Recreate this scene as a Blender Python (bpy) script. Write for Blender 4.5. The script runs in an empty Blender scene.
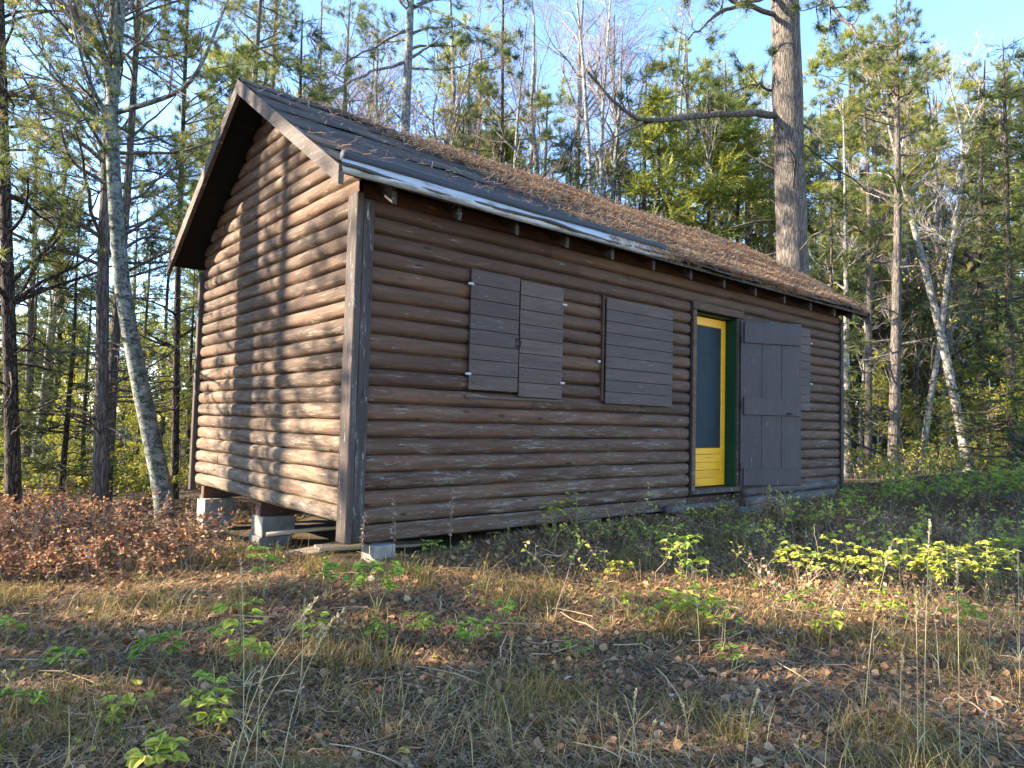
import bpy, math, random
import numpy as np
C = bpy.context.scene.collection
rad = math.radians
rng = np.random.default_rng(7)
random.seed(7)

# ------------------------------------------------------------------ camera, sky, sun, exposure
CR = np.array([0.76084947, -0.64844143, 0.02513576])
CU = np.array([-0.05401706, -0.02468605, 0.99823482])
CF = np.array([0.64667631, 0.76086419, 0.05380927])
CC = np.array([-2.62368389, -5.02728955, 0.85607891])
FPX = 694.9
from mathutils import Matrix, Vector
cam = bpy.data.cameras.new('camera'); cam.sensor_width = 36.0; cam.lens = 36.0*FPX/1024
cam.clip_start = 0.05; cam.clip_end = 2000
co = bpy.data.objects.new('camera', cam); C.objects.link(co)
co.matrix_world = Matrix(((CR[0], CU[0], -CF[0], CC[0]), (CR[1], CU[1], -CF[1], CC[1]), (CR[2], CU[2], -CF[2], CC[2]), (0, 0, 0, 1)))
sc = bpy.context.scene; sc.camera = co
SUN = np.array([-0.745, 0.53, 0.415]); SUN /= np.linalg.norm(SUN)
w = bpy.data.worlds.new('World'); sc.world = w; w.use_nodes = True
nt = w.node_tree; bg = nt.nodes['Background']
sky = nt.nodes.new('ShaderNodeTexSky'); sky.sky_type = 'NISHITA'; sky.sun_disc = False
sky.sun_elevation = math.asin(SUN[2]); sky.sun_rotation = math.atan2(SUN[0], SUN[1])
sky.air_density = 1.0; sky.dust_density = 0.0; sky.ozone_density = 3.2; sky.altitude = 300
hs = nt.nodes.new('ShaderNodeHueSaturation'); hs.inputs['Saturation'].default_value = 1.06; hs.inputs['Hue'].default_value = 0.507
nt.links.new(sky.outputs[0], hs.inputs['Color']); nt.links.new(hs.outputs[0], bg.inputs[0]); bg.inputs[1].default_value = 0.125
sl = bpy.data.lights.new('sun', 'SUN'); sl.energy = 4.4; sl.angle = rad(0.5); sl.color = (1.0, 0.88, 0.70)
so = bpy.data.objects.new('sun', sl); C.objects.link(so)
so.rotation_euler = Vector(SUN).to_track_quat('Z', 'Y').to_euler()
sc.view_settings.view_transform = 'Standard'; sc.view_settings.look = 'None'
sc.view_settings.exposure = 2.62; sc.view_settings.gamma = 1.0
sc.view_settings.use_curve_mapping = False
sc.render.engine = 'CYCLES'
sc.cycles.max_bounces = 5; sc.cycles.diffuse_bounces = 3; sc.cycles.glossy_bounces = 2
sc.cycles.transmission_bounces = 3; sc.cycles.transparent_max_bounces = 6

def pix(px, py, depth):
    """the point seen at a place of the picture, at a distance in metres"""
    return CC + depth*(CF + CR*(px-512)/FPX - CU*(py-384)/FPX)

# ------------------------------------------------------------------ terrain height
def ground_h(x, y):
    x = np.asarray(x, float); y = np.asarray(y, float)
    h = -0.33 + 0.012*np.clip(x, -8, 14) - 0.055*np.clip(y, 0, 5) + 0.055*np.clip(y, -7, 0)
    h = h - 0.05*np.clip(y-5-0.35*np.clip(x, -50, 60), 0, 60)
    h = h - 0.03*np.clip(-x-3, 0, 30)
    n = (0.035*np.sin(1.3*x+0.7*y+1)+0.03*np.sin(-0.9*x+1.7*y+2)+0.018*np.sin(3.1*x+1.1*y)*np.cos(2.3*y-.5*x)
         + 0.012*np.sin(5.3*x-2*y+1)*np.sin(4.7*y+x) + 0.006*np.sin(11*x+3*y)*np.sin(9*y-4*x))
    q = np.clip((x-0.7)/1.2, 0, 1); h = h + 0.12*q*q*(3-2*q)*np.exp(-(y/1.1)**2)
    near = np.exp(-((x-4)**2/30.0+(y+0.0)**2/1.2))
    return h + n*(1-0.75*near)

# ------------------------------------------------------------------ materials
def mat(name, col=None, rough=0.8, tint=None, noise=None, bump=None, transl=0.0, spec=0.2, metal=0.0, extra=None):
    m = bpy.data.materials.new(name); m.use_nodes = True
    t = m.node_tree; N = t.nodes; L = t.links
    b = N['Principled BSDF']; b.inputs['Roughness'].default_value = rough
    b.inputs['Specular IOR Level'].default_value = spec; b.inputs['Metallic'].default_value = metal
    if col: b.inputs['Base Color'].default_value = (*col, 1)
    src = None
    if tint:
        a = N.new('ShaderNodeAttribute'); a.attribute_name = 'tint'
        r = N.new('ShaderNodeValToRGB'); r.color_ramp.interpolation = 'LINEAR'
        ramp(r, tint); L.new(a.outputs['Fac'], r.inputs[0]); src = r.outputs[0]
    if src: L.new(src, b.inputs['Base Color'])
    if bump:
        add_bump(t, b, *bump)
    if transl > 0:
        tr = N.new('ShaderNodeBsdfTranslucent'); mx = N.new('ShaderNodeMixShader'); mx.inputs[0].default_value = transl
        if src: L.new(src, tr.inputs[0])
        elif col: tr.inputs[0].default_value = (*col, 1)
        L.new(b.outputs[0], mx.inputs[1]); L.new(tr.outputs[0], mx.inputs[2])
        L.new(mx.outputs[0], N['Material Output'].inputs[0])
    return m
def ramp(node, stops):
    e = node.color_ramp.elements
    while len(e) > 1: e.remove(e[0])
    e[0].position = stops[0][0]; e[0].color = (*stops[0][1], 1)
    for p, c in stops[1:]:
        q = e.new(p); q.color = (*c, 1)
def coords(t, scale, kind='Object', rot=(0, 0, 0)):
    tc = t.nodes.new('ShaderNodeTexCoord'); mp = t.nodes.new('ShaderNodeMapping')
    mp.inputs['Scale'].default_value = scale; mp.inputs['Rotation'].default_value = rot
    t.links.new(tc.outputs[kind], mp.inputs[0]); return mp.outputs[0]
def noise_n(t, vec, scale, detail=6, rough=0.6, dist=0.0):
    n = t.nodes.new('ShaderNodeTexNoise'); n.inputs['Scale'].default_value = scale; n.inputs['Detail'].default_value = detail
    n.inputs['Roughness'].default_value = rough; n.inputs['Distortion'].default_value = dist
    t.links.new(vec, n.inputs['Vector']); return n.outputs['Fac']
def rampn(t, fac, stops):
    r = t.nodes.new('ShaderNodeValToRGB'); ramp(r, stops); t.links.new(fac, r.inputs[0]); return r.outputs[0]
def mixc(t, fac, a, b, mode='MIX'):
    m = t.nodes.new('ShaderNodeMix'); m.data_type = 'RGBA'; m.blend_type = mode
    if isinstance(fac, (int, float)): m.inputs[0].default_value = fac
    else: t.links.new(fac, m.inputs[0])
    for s, i in ((a, 6), (b, 7)):
        if isinstance(s, tuple): m.inputs[i].default_value = (*s, 1)
        else: t.links.new(s, m.inputs[i])
    return m.outputs[2]
def mathn(t, op, a, b=0.0):
    m = t.nodes.new('ShaderNodeMath'); m.operation = op
    for s, i in ((a, 0), (b, 1)):
        if isinstance(s, (int, float)): m.inputs[i].default_value = s
        else: t.links.new(s, m.inputs[i])
    return m.outputs[0]
def bumpn(t, b, h, strength=0.5, dist=0.01):
    bp = t.nodes.new('ShaderNodeBump'); bp.inputs['Strength'].default_value = strength; bp.inputs['Distance'].default_value = dist
    t.links.new(h, bp.inputs['Height']); t.links.new(bp.outputs[0], b.inputs['Normal'])
def add_bump(t, b, scale, strength, dist):
    v = coords(t, (1, 1, 1)); bumpn(t, b, noise_n(t, v, scale), strength, dist)
def tintval(t):
    a = t.nodes.new('ShaderNodeAttribute'); a.attribute_name = 'tint'; return a.outputs['Fac']

def wood(name, base, dark, worn, axis='X', worn_lo=0.56, worn_hi=0.68, rough=0.75, grain=1.0, knots=True, low_wear=0.0, peel=(0.50, 0.47, 0.44), peelf=.75):
    """stained boards; grain runs along one axis; worn, flaking patches and knots"""
    m = mat(name, rough=rough, spec=0.25); t = m.node_tree; b = t.nodes['Principled BSDF']; L = t.links
    s = {'X': (1.2, 14, 14), 'Y': (14, 1.2, 14), 'Z': (14, 14, 1.2)}[axis]
    s2 = {'X': (1.0, 3.5, 9), 'Y': (3.5, 1.0, 9), 'Z': (9, 9, 1.0)}[axis]
    v = coords(t, s); v2 = coords(t, s2); v3 = coords(t, (1, 1, 1))
    g = noise_n(t, v, 3.0*grain, 8, 0.65, 0.3)
    big = noise_n(t, v3, 1.3, 4, 0.6)
    c = rampn(t, g, [(0.3, dark), (0.62, base)])
    c = mixc(t, mathn(t, 'MULTIPLY', big, 0.5), c, tuple(x*1.5 for x in base), 'MIX')
    # each board has its own shade
    tv = tintval(t)
    c = mixc(t, 1.0, c, rampn(t, tv, [(0, (0.68, 0.66, 0.66)), (0.5, (1, 1, 1)), (1, (1.35, 1.28, 1.22))]), 'MULTIPLY')
    blot = noise_n(t, coords(t, tuple(x*.35 for x in s)), 2.6, 8, 0.72, 0.8)
    c = mixc(t, rampn(t, blot, [(0.42, (0, 0, 0)), (0.62, (0.6, 0.6, 0.6))]), c, dark)
    wn = noise_n(t, v2, 2.2, 7, 0.72, 0.6)
    if low_wear:
        sx = t.nodes.new('ShaderNodeSeparateXYZ'); tc = t.nodes.new('ShaderNodeTexCoord'); L.new(tc.outputs['Object'], sx.inputs[0])
        mr = t.nodes.new('ShaderNodeMapRange'); mr.inputs[1].default_value = 1.6; mr.inputs[2].default_value = -0.1
        mr.inputs[3].default_value = 0; mr.inputs[4].default_value = low_wear
        L.new(sx.outputs[2], mr.inputs[0]); wn = mathn(t, 'ADD', wn, mr.outputs[0])
    wf = rampn(t, wn, [(worn_lo, (0, 0, 0)), (worn_hi, (1, 1, 1))])
    c = mixc(t, mathn(t, 'MULTIPLY', wf, 0.7), c, worn)
    pn = noise_n(t, v2, 5.5, 8, 0.75, 0.9)
    pf = rampn(t, mathn(t, 'MULTIPLY', pn, mathn(t, 'ADD', mathn(t, 'MULTIPLY', wn, 0.8), 0.62)), [(0.63, (0, 0, 0)), (0.66, (1, 1, 1))])
    c = mixc(t, mathn(t, 'MULTIPLY', pf, peelf), c, peel)
    if knots:
        vk = t.nodes.new('ShaderNodeTexVoronoi'); vk.inputs['Scale'].default_value = 1.0
        sk = {'X': (2.2, 7, 7), 'Y': (7, 2.2, 7), 'Z': (7, 7, 2.2)}[axis]
        L.new(coords(t, sk), vk.inputs['Vector'])
        kf = rampn(t, vk.outputs['Distance'], [(0.07, (1, 1, 1)), (0.12, (0, 0, 0))])
        c = mixc(t, mathn(t, 'MULTIPLY', kf, 0.75), c, tuple(x*0.35 for x in dark))
    L.new(c, b.inputs['Base Color'])
    bumpn(t, b, mathn(t, 'ADD', g, mathn(t, 'MULTIPLY', pf, 0.5)), 0.55, 0.008)
    return m

M = {}
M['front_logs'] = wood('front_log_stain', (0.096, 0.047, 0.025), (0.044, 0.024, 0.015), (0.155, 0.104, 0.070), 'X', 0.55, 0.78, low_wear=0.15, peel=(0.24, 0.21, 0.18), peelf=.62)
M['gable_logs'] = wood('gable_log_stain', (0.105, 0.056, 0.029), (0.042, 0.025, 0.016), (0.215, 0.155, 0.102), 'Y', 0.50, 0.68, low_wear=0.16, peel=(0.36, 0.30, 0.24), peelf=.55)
M['corner'] = wood('corner_board_wood', (0.060, 0.043, 0.034), (0.028, 0.021, 0.018), (0.12, 0.10, 0.085), 'Z', 0.5, 0.7, grain=1.3)
M['rake'] = wood('rake_board_wood', (0.085, 0.062, 0.046), (0.035, 0.027, 0.021), (0.18, 0.155, 0.13), 'Y', 0.5, 0.7, grain=1.3)
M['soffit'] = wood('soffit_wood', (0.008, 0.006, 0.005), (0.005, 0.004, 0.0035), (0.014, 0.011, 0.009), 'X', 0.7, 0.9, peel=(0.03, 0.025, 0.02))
M['shutter'] = wood('shutter_paint', (0.084, 0.057, 0.046), (0.054, 0.037, 0.031), (0.135, 0.103, 0.086), 'X', 0.58, 0.8, peel=(0.26, 0.24, 0.23), knots=False, peelf=.5)
M['slate_door'] = wood('slate_door_paint', (0.060, 0.045, 0.043), (0.046, 0.035, 0.034), (0.092, 0.076, 0.072), 'Z', 0.66, 0.85, peel=(0.2, 0.19, 0.2), knots=False, rough=0.6)
M['yellow'] = wood('yellow_paint', (0.72, 0.34, 0.010), (0.60, 0.27, 0.008), (0.34, 0.21, 0.05), 'X', 0.54, 0.85, peel=(0.30, 0.20, 0.07), knots=False, rough=0.45)
M['green'] = wood('green_paint', (0.003, 0.045, 0.018), (0.002, 0.03, 0.012), (0.012, 0.05, 0.03), 'Z', 0.7, 0.9, knots=False, rough=0.5, peel=(0.05, 0.09, 0.06))
M['beam'] = wood('beam_wood', (0.12, 0.055, 0.035), (0.06, 0.03, 0.02), (0.15, 0.1, 0.075), 'X')
M['pale_plank'] = wood('pale_plank_wood', (0.52, 0.40, 0.25), (0.36, 0.27, 0.17), (0.5, 0.44, 0.36), 'X')
M['old_log'] = wood('old_log_wood', (0.10, 0.08, 0.065), (0.05, 0.04, 0.033), (0.2, 0.17, 0.14), 'X', 0.5, 0.7)
M['hinge'] = mat('galvanised_metal', (0.48, 0.46, 0.43), 0.45, metal=0.3, spec=0.5, bump=(60, 0.3, 0.002))
M['dark_iron'] = mat('rusted_iron', (0.035, 0.028, 0.025), 0.6, metal=0.5, bump=(80, 0.5, 0.002))
M['rafter'] = wood('rafter_wood', (0.045, 0.030, 0.022), (0.022, 0.016, 0.012), (0.09, 0.07, 0.055), 'Y')
M['black'] = mat('dark_interior', (0.012, 0.011, 0.010), 0.9)
def mk_glass():
    m = mat('screen_mesh', rough=0.65, spec=0.2); t = m.node_tree; b = t.nodes['Principled BSDF']
    v = coords(t, (1, 1, 1))
    n = noise_n(t, v, 3.0, 4); n2 = noise_n(t, coords(t, (160, 160, 160)), 1.0, 2)
    c = rampn(t, n, [(0.3, (0.006, 0.016, 0.021)), (0.7, (0.014, 0.027, 0.032))])
    t.links.new(c, b.inputs['Base Color']); bumpn(t, b, n2, 0.4, 0.001)
    return m
M['glass'] = mk_glass()
def mk_concrete():
    m = mat('concrete_block', rough=0.9); t = m.node_tree; b = t.nodes['Principled BSDF']
    v = coords(t, (1, 1, 1)); n = noise_n(t, v, 7, 8, 0.7); n2 = noise_n(t, v, 90, 3)
    c = rampn(t, n, [(0.3, (0.19, 0.168, 0.135)), (0.7, (0.37, 0.335, 0.27))])
    c = mixc(t, rampn(t, n2, [(0.55, (0, 0, 0)), (0.7, (0.5, 0.5, 0.5))]), c, (0.2, 0.185, 0.165))
    t.links.new(c, b.inputs['Base Color']); bumpn(t, b, n2, 0.7, 0.004); return m
M['concrete'] = mk_concrete()
def mk_roof():
    m = mat('roll_roofing', rough=0.95, spec=0.1); t = m.node_tree; b = t.nodes['Principled BSDF']
    v = coords(t, (1, 1, 1)); n = noise_n(t, coords(t, (0.5, 3, 3)), 3, 8, 0.7, 0.4); n2 = noise_n(t, v, 160, 2); n3 = noise_n(t, coords(t, (0.8, 5, 5)), 2.0, 8, 0.7)
    c = rampn(t, n, [(0.3, (0.030, 0.026, 0.023)), (0.55, (0.066, 0.056, 0.048)), (0.75, (0.15, 0.125, 0.10))])
    c = mixc(t, rampn(t, n2, [(0.45, (0, 0, 0)), (0.65, (0.5, 0.5, 0.5))]), c, (0.14, 0.12, 0.105))
    c = mixc(t, rampn(t, n3, [(0.6, (0, 0, 0)), (0.72, (0.6, 0.6, 0.6))]), c, (0.035, 0.04, 0.02))
    t.links.new(c, b.inputs['Base Color']); bumpn(t, b, mathn(t, 'ADD', n2, mathn(t, 'MULTIPLY', n, 3)), 0.6, 0.008); return m
M['roofing'] = mk_roof()
M['tar_roll'] = mat('tar_paper', (0.035, 0.035, 0.038), 0.7, bump=(30, 0.5, 0.01), spec=0.4)
def mk_flash():
    m = mat('weathered_drip_edge', rough=0.5, spec=0.5, metal=0.2); t = m.node_tree; b = t.nodes['Principled BSDF']
    n = noise_n(t, coords(t, (1.5, 8, 8)), 3, 8, 0.7)
    c = rampn(t, n, [(0.35, (0.16, 0.15, 0.14)), (0.48, (0.34, 0.33, 0.32)), (0.8, (0.50, 0.49, 0.47))])
    t.links.new(c, b.inputs['Base Color']); bumpn(t, b, n, 0.4, 0.01); return m
M['flashing'] = mk_flash()
def mk_ground():
    m = mat('forest_soil', rough=0.95, spec=0.1); t = m.node_tree; b = t.nodes['Principled BSDF']
    v = coords(t, (1, 1, 1)); n = noise_n(t, v, 1.1, 6, 0.65, 0.4); n2 = noise_n(t, v, 22, 8, 0.8, 0.5); n3 = noise_n(t, v, 90, 4, 0.7); n4 = noise_n(t, v, 0.6, 5)
    c = rampn(t, n2, [(0.25, (0.045, 0.030, 0.019)), (0.5, (0.13, 0.086, 0.050)), (0.72, (0.25, 0.175, 0.105))])
    c = mixc(t, rampn(t, n, [(0.48, (0, 0, 0)), (0.66, (0.55, 0.55, 0.55))]), c, (0.060, 0.068, 0.028))
    c = mixc(t, mathn(t, 'MULTIPLY', n3, 0.5), c, rampn(t, n3, [(0.4, (0.03, 0.022, 0.018)), (0.7, (0.22, 0.17, 0.12))]))
    t.links.new(c, b.inputs['Base Color']); bumpn(t, b, mathn(t, 'ADD', n2, n3), 1.0, 0.03); return m
M['ground'] = mk_ground()
def mk_bark(name, a, bcol, ccol, vs=(7, 7, 1.6), sc_=3.0, bs=1.0, bd=0.03, lichen=None):
    m = mat(name, rough=0.9, spec=0.1); t = m.node_tree; b = t.nodes['Principled BSDF']; L = t.links
    v = coords(t, vs); vo = t.nodes.new('ShaderNodeTexVoronoi'); vo.feature = 'DISTANCE_TO_EDGE'; vo.inputs['Scale'].default_value = sc_
    nz = t.nodes.new('ShaderNodeTexNoise'); nz.inputs['Scale'].default_value = 2.0; L.new(v, nz.inputs['Vector'])
    mxv = t.nodes.new('ShaderNodeVectorMath'); mxv.operation = 'ADD'; L.new(v, mxv.inputs[0]); L.new(nz.outputs['Color'], mxv.inputs[1]); L.new(mxv.outputs[0], vo.inputs['Vector'])
    n = noise_n(t, v, 4.0, 8, 0.7)
    c = rampn(t, n, [(0.3, bcol), (0.7, ccol)])
    e = rampn(t, vo.outputs['Distance'], [(0.0, (0, 0, 0)), (0.16, (1, 1, 1))])
    c = mixc(t, e, a, c)
    if lichen:
        c = mixc(t, rampn(t, noise_n(t, coords(t, (1, 1, 1)), 5, 6, 0.7), [(0.5, (0, 0, 0)), (0.62, (0.7, 0.7, 0.7))]), c, lichen)
    L.new(c, b.inputs['Base Color'])
    bumpn(t, b, mathn(t, 'ADD', e, mathn(t, 'MULTIPLY', n, 0.6)), bs, bd); return m
M['pine_bark'] = mk_bark('red_pine_bark', (0.062, 0.050, 0.042), (0.085, 0.070, 0.059), (0.235, 0.195, 0.165), vs=(9, 9, 1.1), bs=0.7, bd=0.02)
M['grey_bark'] = mk_bark('grey_bark', (0.05, 0.045, 0.04), (0.14, 0.125, 0.11), (0.27, 0.25, 0.225), vs=(5, 5, 2.5), bs=0.6, bd=0.015, lichen=(0.30, 0.33, 0.27))
M['dark_bark'] = mk_bark('dark_spruce_bark', (0.03, 0.023, 0.018), (0.07, 0.053, 0.042), (0.13, 0.10, 0.08))
def mk_birch(name='birch_bark', ca=(0.24, 0.215, 0.185), cb=(0.46, 0.42, 0.37), cd=(0.07, 0.06, 0.052), lich=None):
    m = mat(name, rough=0.7, spec=0.2); t = m.node_tree; b = t.nodes['Principled BSDF']; L = t.links
    n = noise_n(t, coords(t, (3, 3, 14)), 3.0, 6, 0.7, 0.3); n2 = noise_n(t, coords(t, (1.2, 1.2, 1.6)), (11 if ca[0] < .2 else 6), 7, 0.75, 0.8); n3 = noise_n(t, coords(t, (1, 1, 1)), 5, 6)
    c = rampn(t, n3, [(0.3, ca), (0.7, cb)])
    if lich: c = mixc(t, rampn(t, noise_n(t, coords(t, (1, 1, .6)), 7, 8, .8, .5), [(0.47, (0, 0, 0)), (0.56, (0.85, 0.85, 0.85))]), c, lich)
    c = mixc(t, rampn(t, n, [(0.56, (0, 0, 0)), (0.62, (0.9, 0.9, 0.9))]), c, (0.085, 0.07, 0.06))
    c = mixc(t, rampn(t, n2, [(0.49, (0, 0, 0)), (0.55, (0.9, 0.9, 0.9))]), c, cd)
    L.new(c, b.inputs['Base Color']); bumpn(t, b, n, 0.6, 0.01); return m
M['birch_bark'] = mk_birch(lich=(0.13, 0.125, 0.105))
M['lichen_birch'] = mk_birch('lichened_birch_bark', (0.14, 0.14, 0.12), (0.30, 0.30, 0.26), (0.028, 0.027, 0.022), (0.09, 0.12, 0.08))
M['twig'] = mat('bare_twig', tint=[(0, (0.10, 0.065, 0.055)), (0.5, (0.20, 0.14, 0.115)), (1, (0.34, 0.27, 0.22))], rough=0.85)
M['pale_twig'] = mat('pale_twig', tint=[(0, (0.28, 0.22, 0.18)), (1, (0.50, 0.44, 0.38))], rough=0.85)
M['needle'] = mat('pine_needle', tint=[(0, (0.055, 0.080, 0.022)), (0.5, (0.145, 0.180, 0.045)), (0.85, (0.30, 0.29, 0.065)), (1, (0.40, 0.30, 0.09))], rough=0.55, transl=0.42, spec=0.3)
M['spruce'] = mat('spruce_needle', tint=[(0, (0.028, 0.048, 0.021)), (0.5, (0.078, 0.105, 0.036)), (1, (0.21, 0.21, 0.055))], rough=0.6, transl=0.38, spec=0.3)
M['light_fir'] = mat('light_fir_needle', tint=[(0, (0.10, 0.14, 0.028)), (0.5, (0.26, 0.29, 0.055)), (1, (0.50, 0.43, 0.08))], rough=0.6, transl=0.45, spec=0.3)
M['ylw_leaf'] = mat('yellow_green_leaf', tint=[(0, (0.16, 0.24, 0.035)), (0.5, (0.40, 0.42, 0.05)), (1, (0.70, 0.54, 0.07))], rough=0.6, transl=0.4)
M['plant_leaf'] = mat('sapling_leaf', tint=[(0, (0.14, 0.24, 0.035)), (0.4, (0.30, 0.40, 0.05)), (0.75, (0.55, 0.50, 0.07)), (1, (0.72, 0.58, 0.10))], rough=0.5, transl=0.42, spec=0.3)
M['green_leaf'] = mat('shade_leaf', tint=[(0, (0.085, 0.11, 0.022)), (0.5, (0.21, 0.225, 0.04)), (1, (0.50, 0.41, 0.06))], rough=0.6, transl=0.35)
M['bracken'] = mat('withered_bramble_leaf', tint=[(0, (0.09, 0.038, 0.026)), (0.3, (0.20, 0.088, 0.050)), (0.55, (0.36, 0.18, 0.10)), (0.75, (0.52, 0.27, 0.12)), (0.9, (0.58, 0.42, 0.12)), (1, (0.50, 0.42, 0.32))], rough=0.75, transl=0.3)
M['litter'] = mat('fallen_leaf', tint=[(0, (0.095, 0.045, 0.022)), (0.4, (0.23, 0.115, 0.052)), (0.75, (0.37, 0.215, 0.105)), (0.93, (0.46, 0.31, 0.17)), (1, (0.58, 0.47, 0.33))], rough=0.8, transl=0.12)
M['grass'] = mat('mixed_grass_blade', tint=[(0, (0.085, 0.090, 0.016)), (0.22, (0.18, 0.165, 0.032)), (0.45, (0.28, 0.18, 0.060)), (0.75, (0.43, 0.285, 0.10)), (1, (0.60, 0.42, 0.17))], rough=0.7, transl=0.3)
M['dead_needle'] = mat('fallen_needle', tint=[(0, (0.095, 0.052, 0.028)), (0.5, (0.28, 0.155, 0.078)), (1, (0.55, 0.38, 0.21))], rough=0.75)
M['straw'] = mat('dry_grass_stalk', tint=[(0, (0.30, 0.24, 0.12)), (1, (0.60, 0.50, 0.28))], rough=0.7, transl=0.2)
M['weed'] = mat('dry_weed', tint=[(0, (0.14, 0.09, 0.06)), (1, (0.34, 0.26, 0.17))], rough=0.85)
M['greenstem'] = mat('stem', tint=[(0, (0.16, 0.09, 0.05)), (1, (0.22, 0.24, 0.09))], rough=0.7)
M['stone'] = mk_bark('grey_stone', (0.09, 0.09, 0.085), (0.11, 0.11, 0.105), (0.18, 0.175, 0.165), vs=(2, 2, 2), sc_=1.5, bs=0.4)
M['whitish'] = mat('bleached_leaf', (0.72, 0.70, 0.66), 0.7, transl=0.2)

# ------------------------------------------------------------------ mesh collecting
class MB:
    def __init__(s): s.V = []; s.F = []; s.T = []; s.n = 0
    def add(s, V, F, T=0.5):
        V = np.asarray(V, np.float32).reshape(-1, 3); F = np.asarray(F, np.int64)
        s.F.append(F + s.n); s.V.append(V)
        T = np.asarray(T, np.float32)
        s.T.append(np.full(len(V), float(T), np.float32) if T.ndim == 0 else T.reshape(-1))
        s.n += len(V)
    def data(s, name, material, smooth=True):
        me = bpy.data.meshes.new(name)
        V = np.concatenate(s.V); me.vertices.add(len(V)); me.vertices.foreach_set('co', V.ravel())
        li = []; tot = []
        for F in s.F:
            li.append(F.ravel()); tot.append(np.full(len(F), F.shape[1], np.int32))
        li = np.concatenate(li).astype(np.int32); tot = np.concatenate(tot)
        st = np.concatenate([[0], np.cumsum(tot)[:-1]]).astype(np.int32)
        me.loops.add(len(li)); me.loops.foreach_set('vertex_index', li)
        me.polygons.add(len(tot)); me.polygons.foreach_set('loop_start', st)
        try: me.polygons.foreach_set('loop_total', tot)
        except Exception: pass
        me.polygons.foreach_set('use_smooth', np.full(len(tot), smooth))
        me.update(calc_edges=True)
        a = me.attributes.new('tint', 'FLOAT', 'POINT'); a.data.foreach_set('value', np.concatenate(s.T))
        me.materials.append(material); return me
    def build(s, name, material, parent=None, smooth=False):
        o = bpy.data.objects.new(name, s.data(name, material, smooth)); C.objects.link(o)
        if parent: o.parent = parent
        return o

def box(mb, x0, x1, y0, y1, z0, z1, t=None):
    V = [(x, y, z) for x in (x0, x1) for y in (y0, y1) for z in (z0, z1)]
    F = [(0, 1, 3, 2), (4, 6, 7, 5), (0, 4, 5, 1), (2, 3, 7, 6), (0, 2, 6, 4), (1, 5, 7, 3)]
    mb.add(V, F, random.random() if t is None else t)
def bbox(mb, x0, x1, y0, y1, z0, z1, t=None, r=0.006, M4=None):
    """a box with bevelled long edges (octagonal-corner plank)"""
    import bmesh
    bm = bmesh.new(); bmesh.ops.create_cube(bm, size=1.0)
    for v in bm.verts:
        v.co = ((x0+x1)/2+v.co.x*(x1-x0), (y0+y1)/2+v.co.y*(y1-y0), (z0+z1)/2+v.co.z*(z1-z0))
    r = min(r, 0.3*min(abs(x1-x0), abs(y1-y0), abs(z1-z0)))
    bmesh.ops.bevel(bm, geom=bm.edges[:], offset=r, segments=1, affect='EDGES')
    V = np.array([v.co[:] for v in bm.verts])
    if M4 is not None: V = V@np.array(M4)[:3, :3].T + np.array(M4)[:3, 3]
    bm.verts.index_update(); tt = random.random() if t is None else t
    byn = {}
    for f in bm.faces: byn.setdefault(len(f.verts), []).append([v.index for v in f.verts])
    first = True
    for k, fs in byn.items():
        if first: mb.add(V, fs, tt); base = mb.n-len(V); first = False
        else: mb.F.append(np.array(fs)+base)
    bm.free()
def hexa(mb, P, t=None):
    """eight corners: bottom four then top four, both counter-clockwise"""
    mb.add(P, [(3, 2, 1, 0), (4, 5, 6, 7), (0, 1, 5, 4), (1, 2, 6, 5), (2, 3, 7, 6), (3, 0, 4, 7)], random.random() if t is None else t)

def tubes(mb, P, R, sides=5, T=0.5, cap=False):
    """P (N,K,3) centre lines, R (N,K) radii"""
    P = np.asarray(P, float); R = np.asarray(R, float)
    if P.ndim == 2: P = P[None]; R = R[None]
    N, K, _ = P.shape
    tg = np.gradient(P, axis=1); tg /= np.linalg.norm(tg, axis=2, keepdims=True)+1e-9
    mean = P[:, -1]-P[:, 0]; mean /= np.linalg.norm(mean, axis=1, keepdims=True)+1e-9
    ref = np.where(np.abs(mean[:, 2:3]) > 0.7, np.array([[1., 0, 0]]), np.array([[0., 0, 1.]]))
    u = np.cross(tg, ref[:, None, :]); u /= np.linalg.norm(u, axis=2, keepdims=True)+1e-9
    v = np.cross(tg, u)
    a = np.arange(sides)*2*np.pi/sides
    V = P[:, :, None, :] + R[:, :, None, None]*(u[:, :, None, :]*np.cos(a)[None, None, :, None]+v[:, :, None, :]*np.sin(a)[None, None, :, None])
    i = np.arange(N)[:, None, None]*K*sides; k = np.arange(K-1)[None, :, None]*sides; s = np.arange(sides)[None, None, :]
    s2 = (s+1) % sides
    F = np.stack([i+k+s, i+k+s2, i+k+sides+s2, i+k+sides+s], -1).reshape(-1, 4)
    T = np.asarray(T, float)
    TT = np.full((N, K*sides), float(T)) if T.ndim == 0 else np.repeat(T[:, None], K*sides, 1)
    mb.add(V.reshape(-1, 3), F, TT.ravel())
    if cap:
        for n in range(N):
            b = mb.n-(N-n)*K*sides
            mb.F.append(np.array([list(range(b+K*sides-sides, b+K*sides))])); mb.F.append(np.array([list(range(b+sides-1, b-1, -1))]))
def frames(d, roll):
    d = d/(np.linalg.norm(d, axis=1, keepdims=True)+1e-9)
    ref = np.where(np.abs(d[:, 2:3]) > 0.9, np.array([[1., 0, 0]]), np.array([[0., 0, 1.]]))
    u = np.cross(ref, d); u /= np.linalg.norm(u, axis=1, keepdims=True)+1e-9
    v = np.cross(d, u); c = np.cos(roll)[:, None]; s = np.sin(roll)[:, None]
    return np.stack([u*c+v*s, -u*s+v*c, d], axis=2)       # columns: side, up, forward
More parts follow.
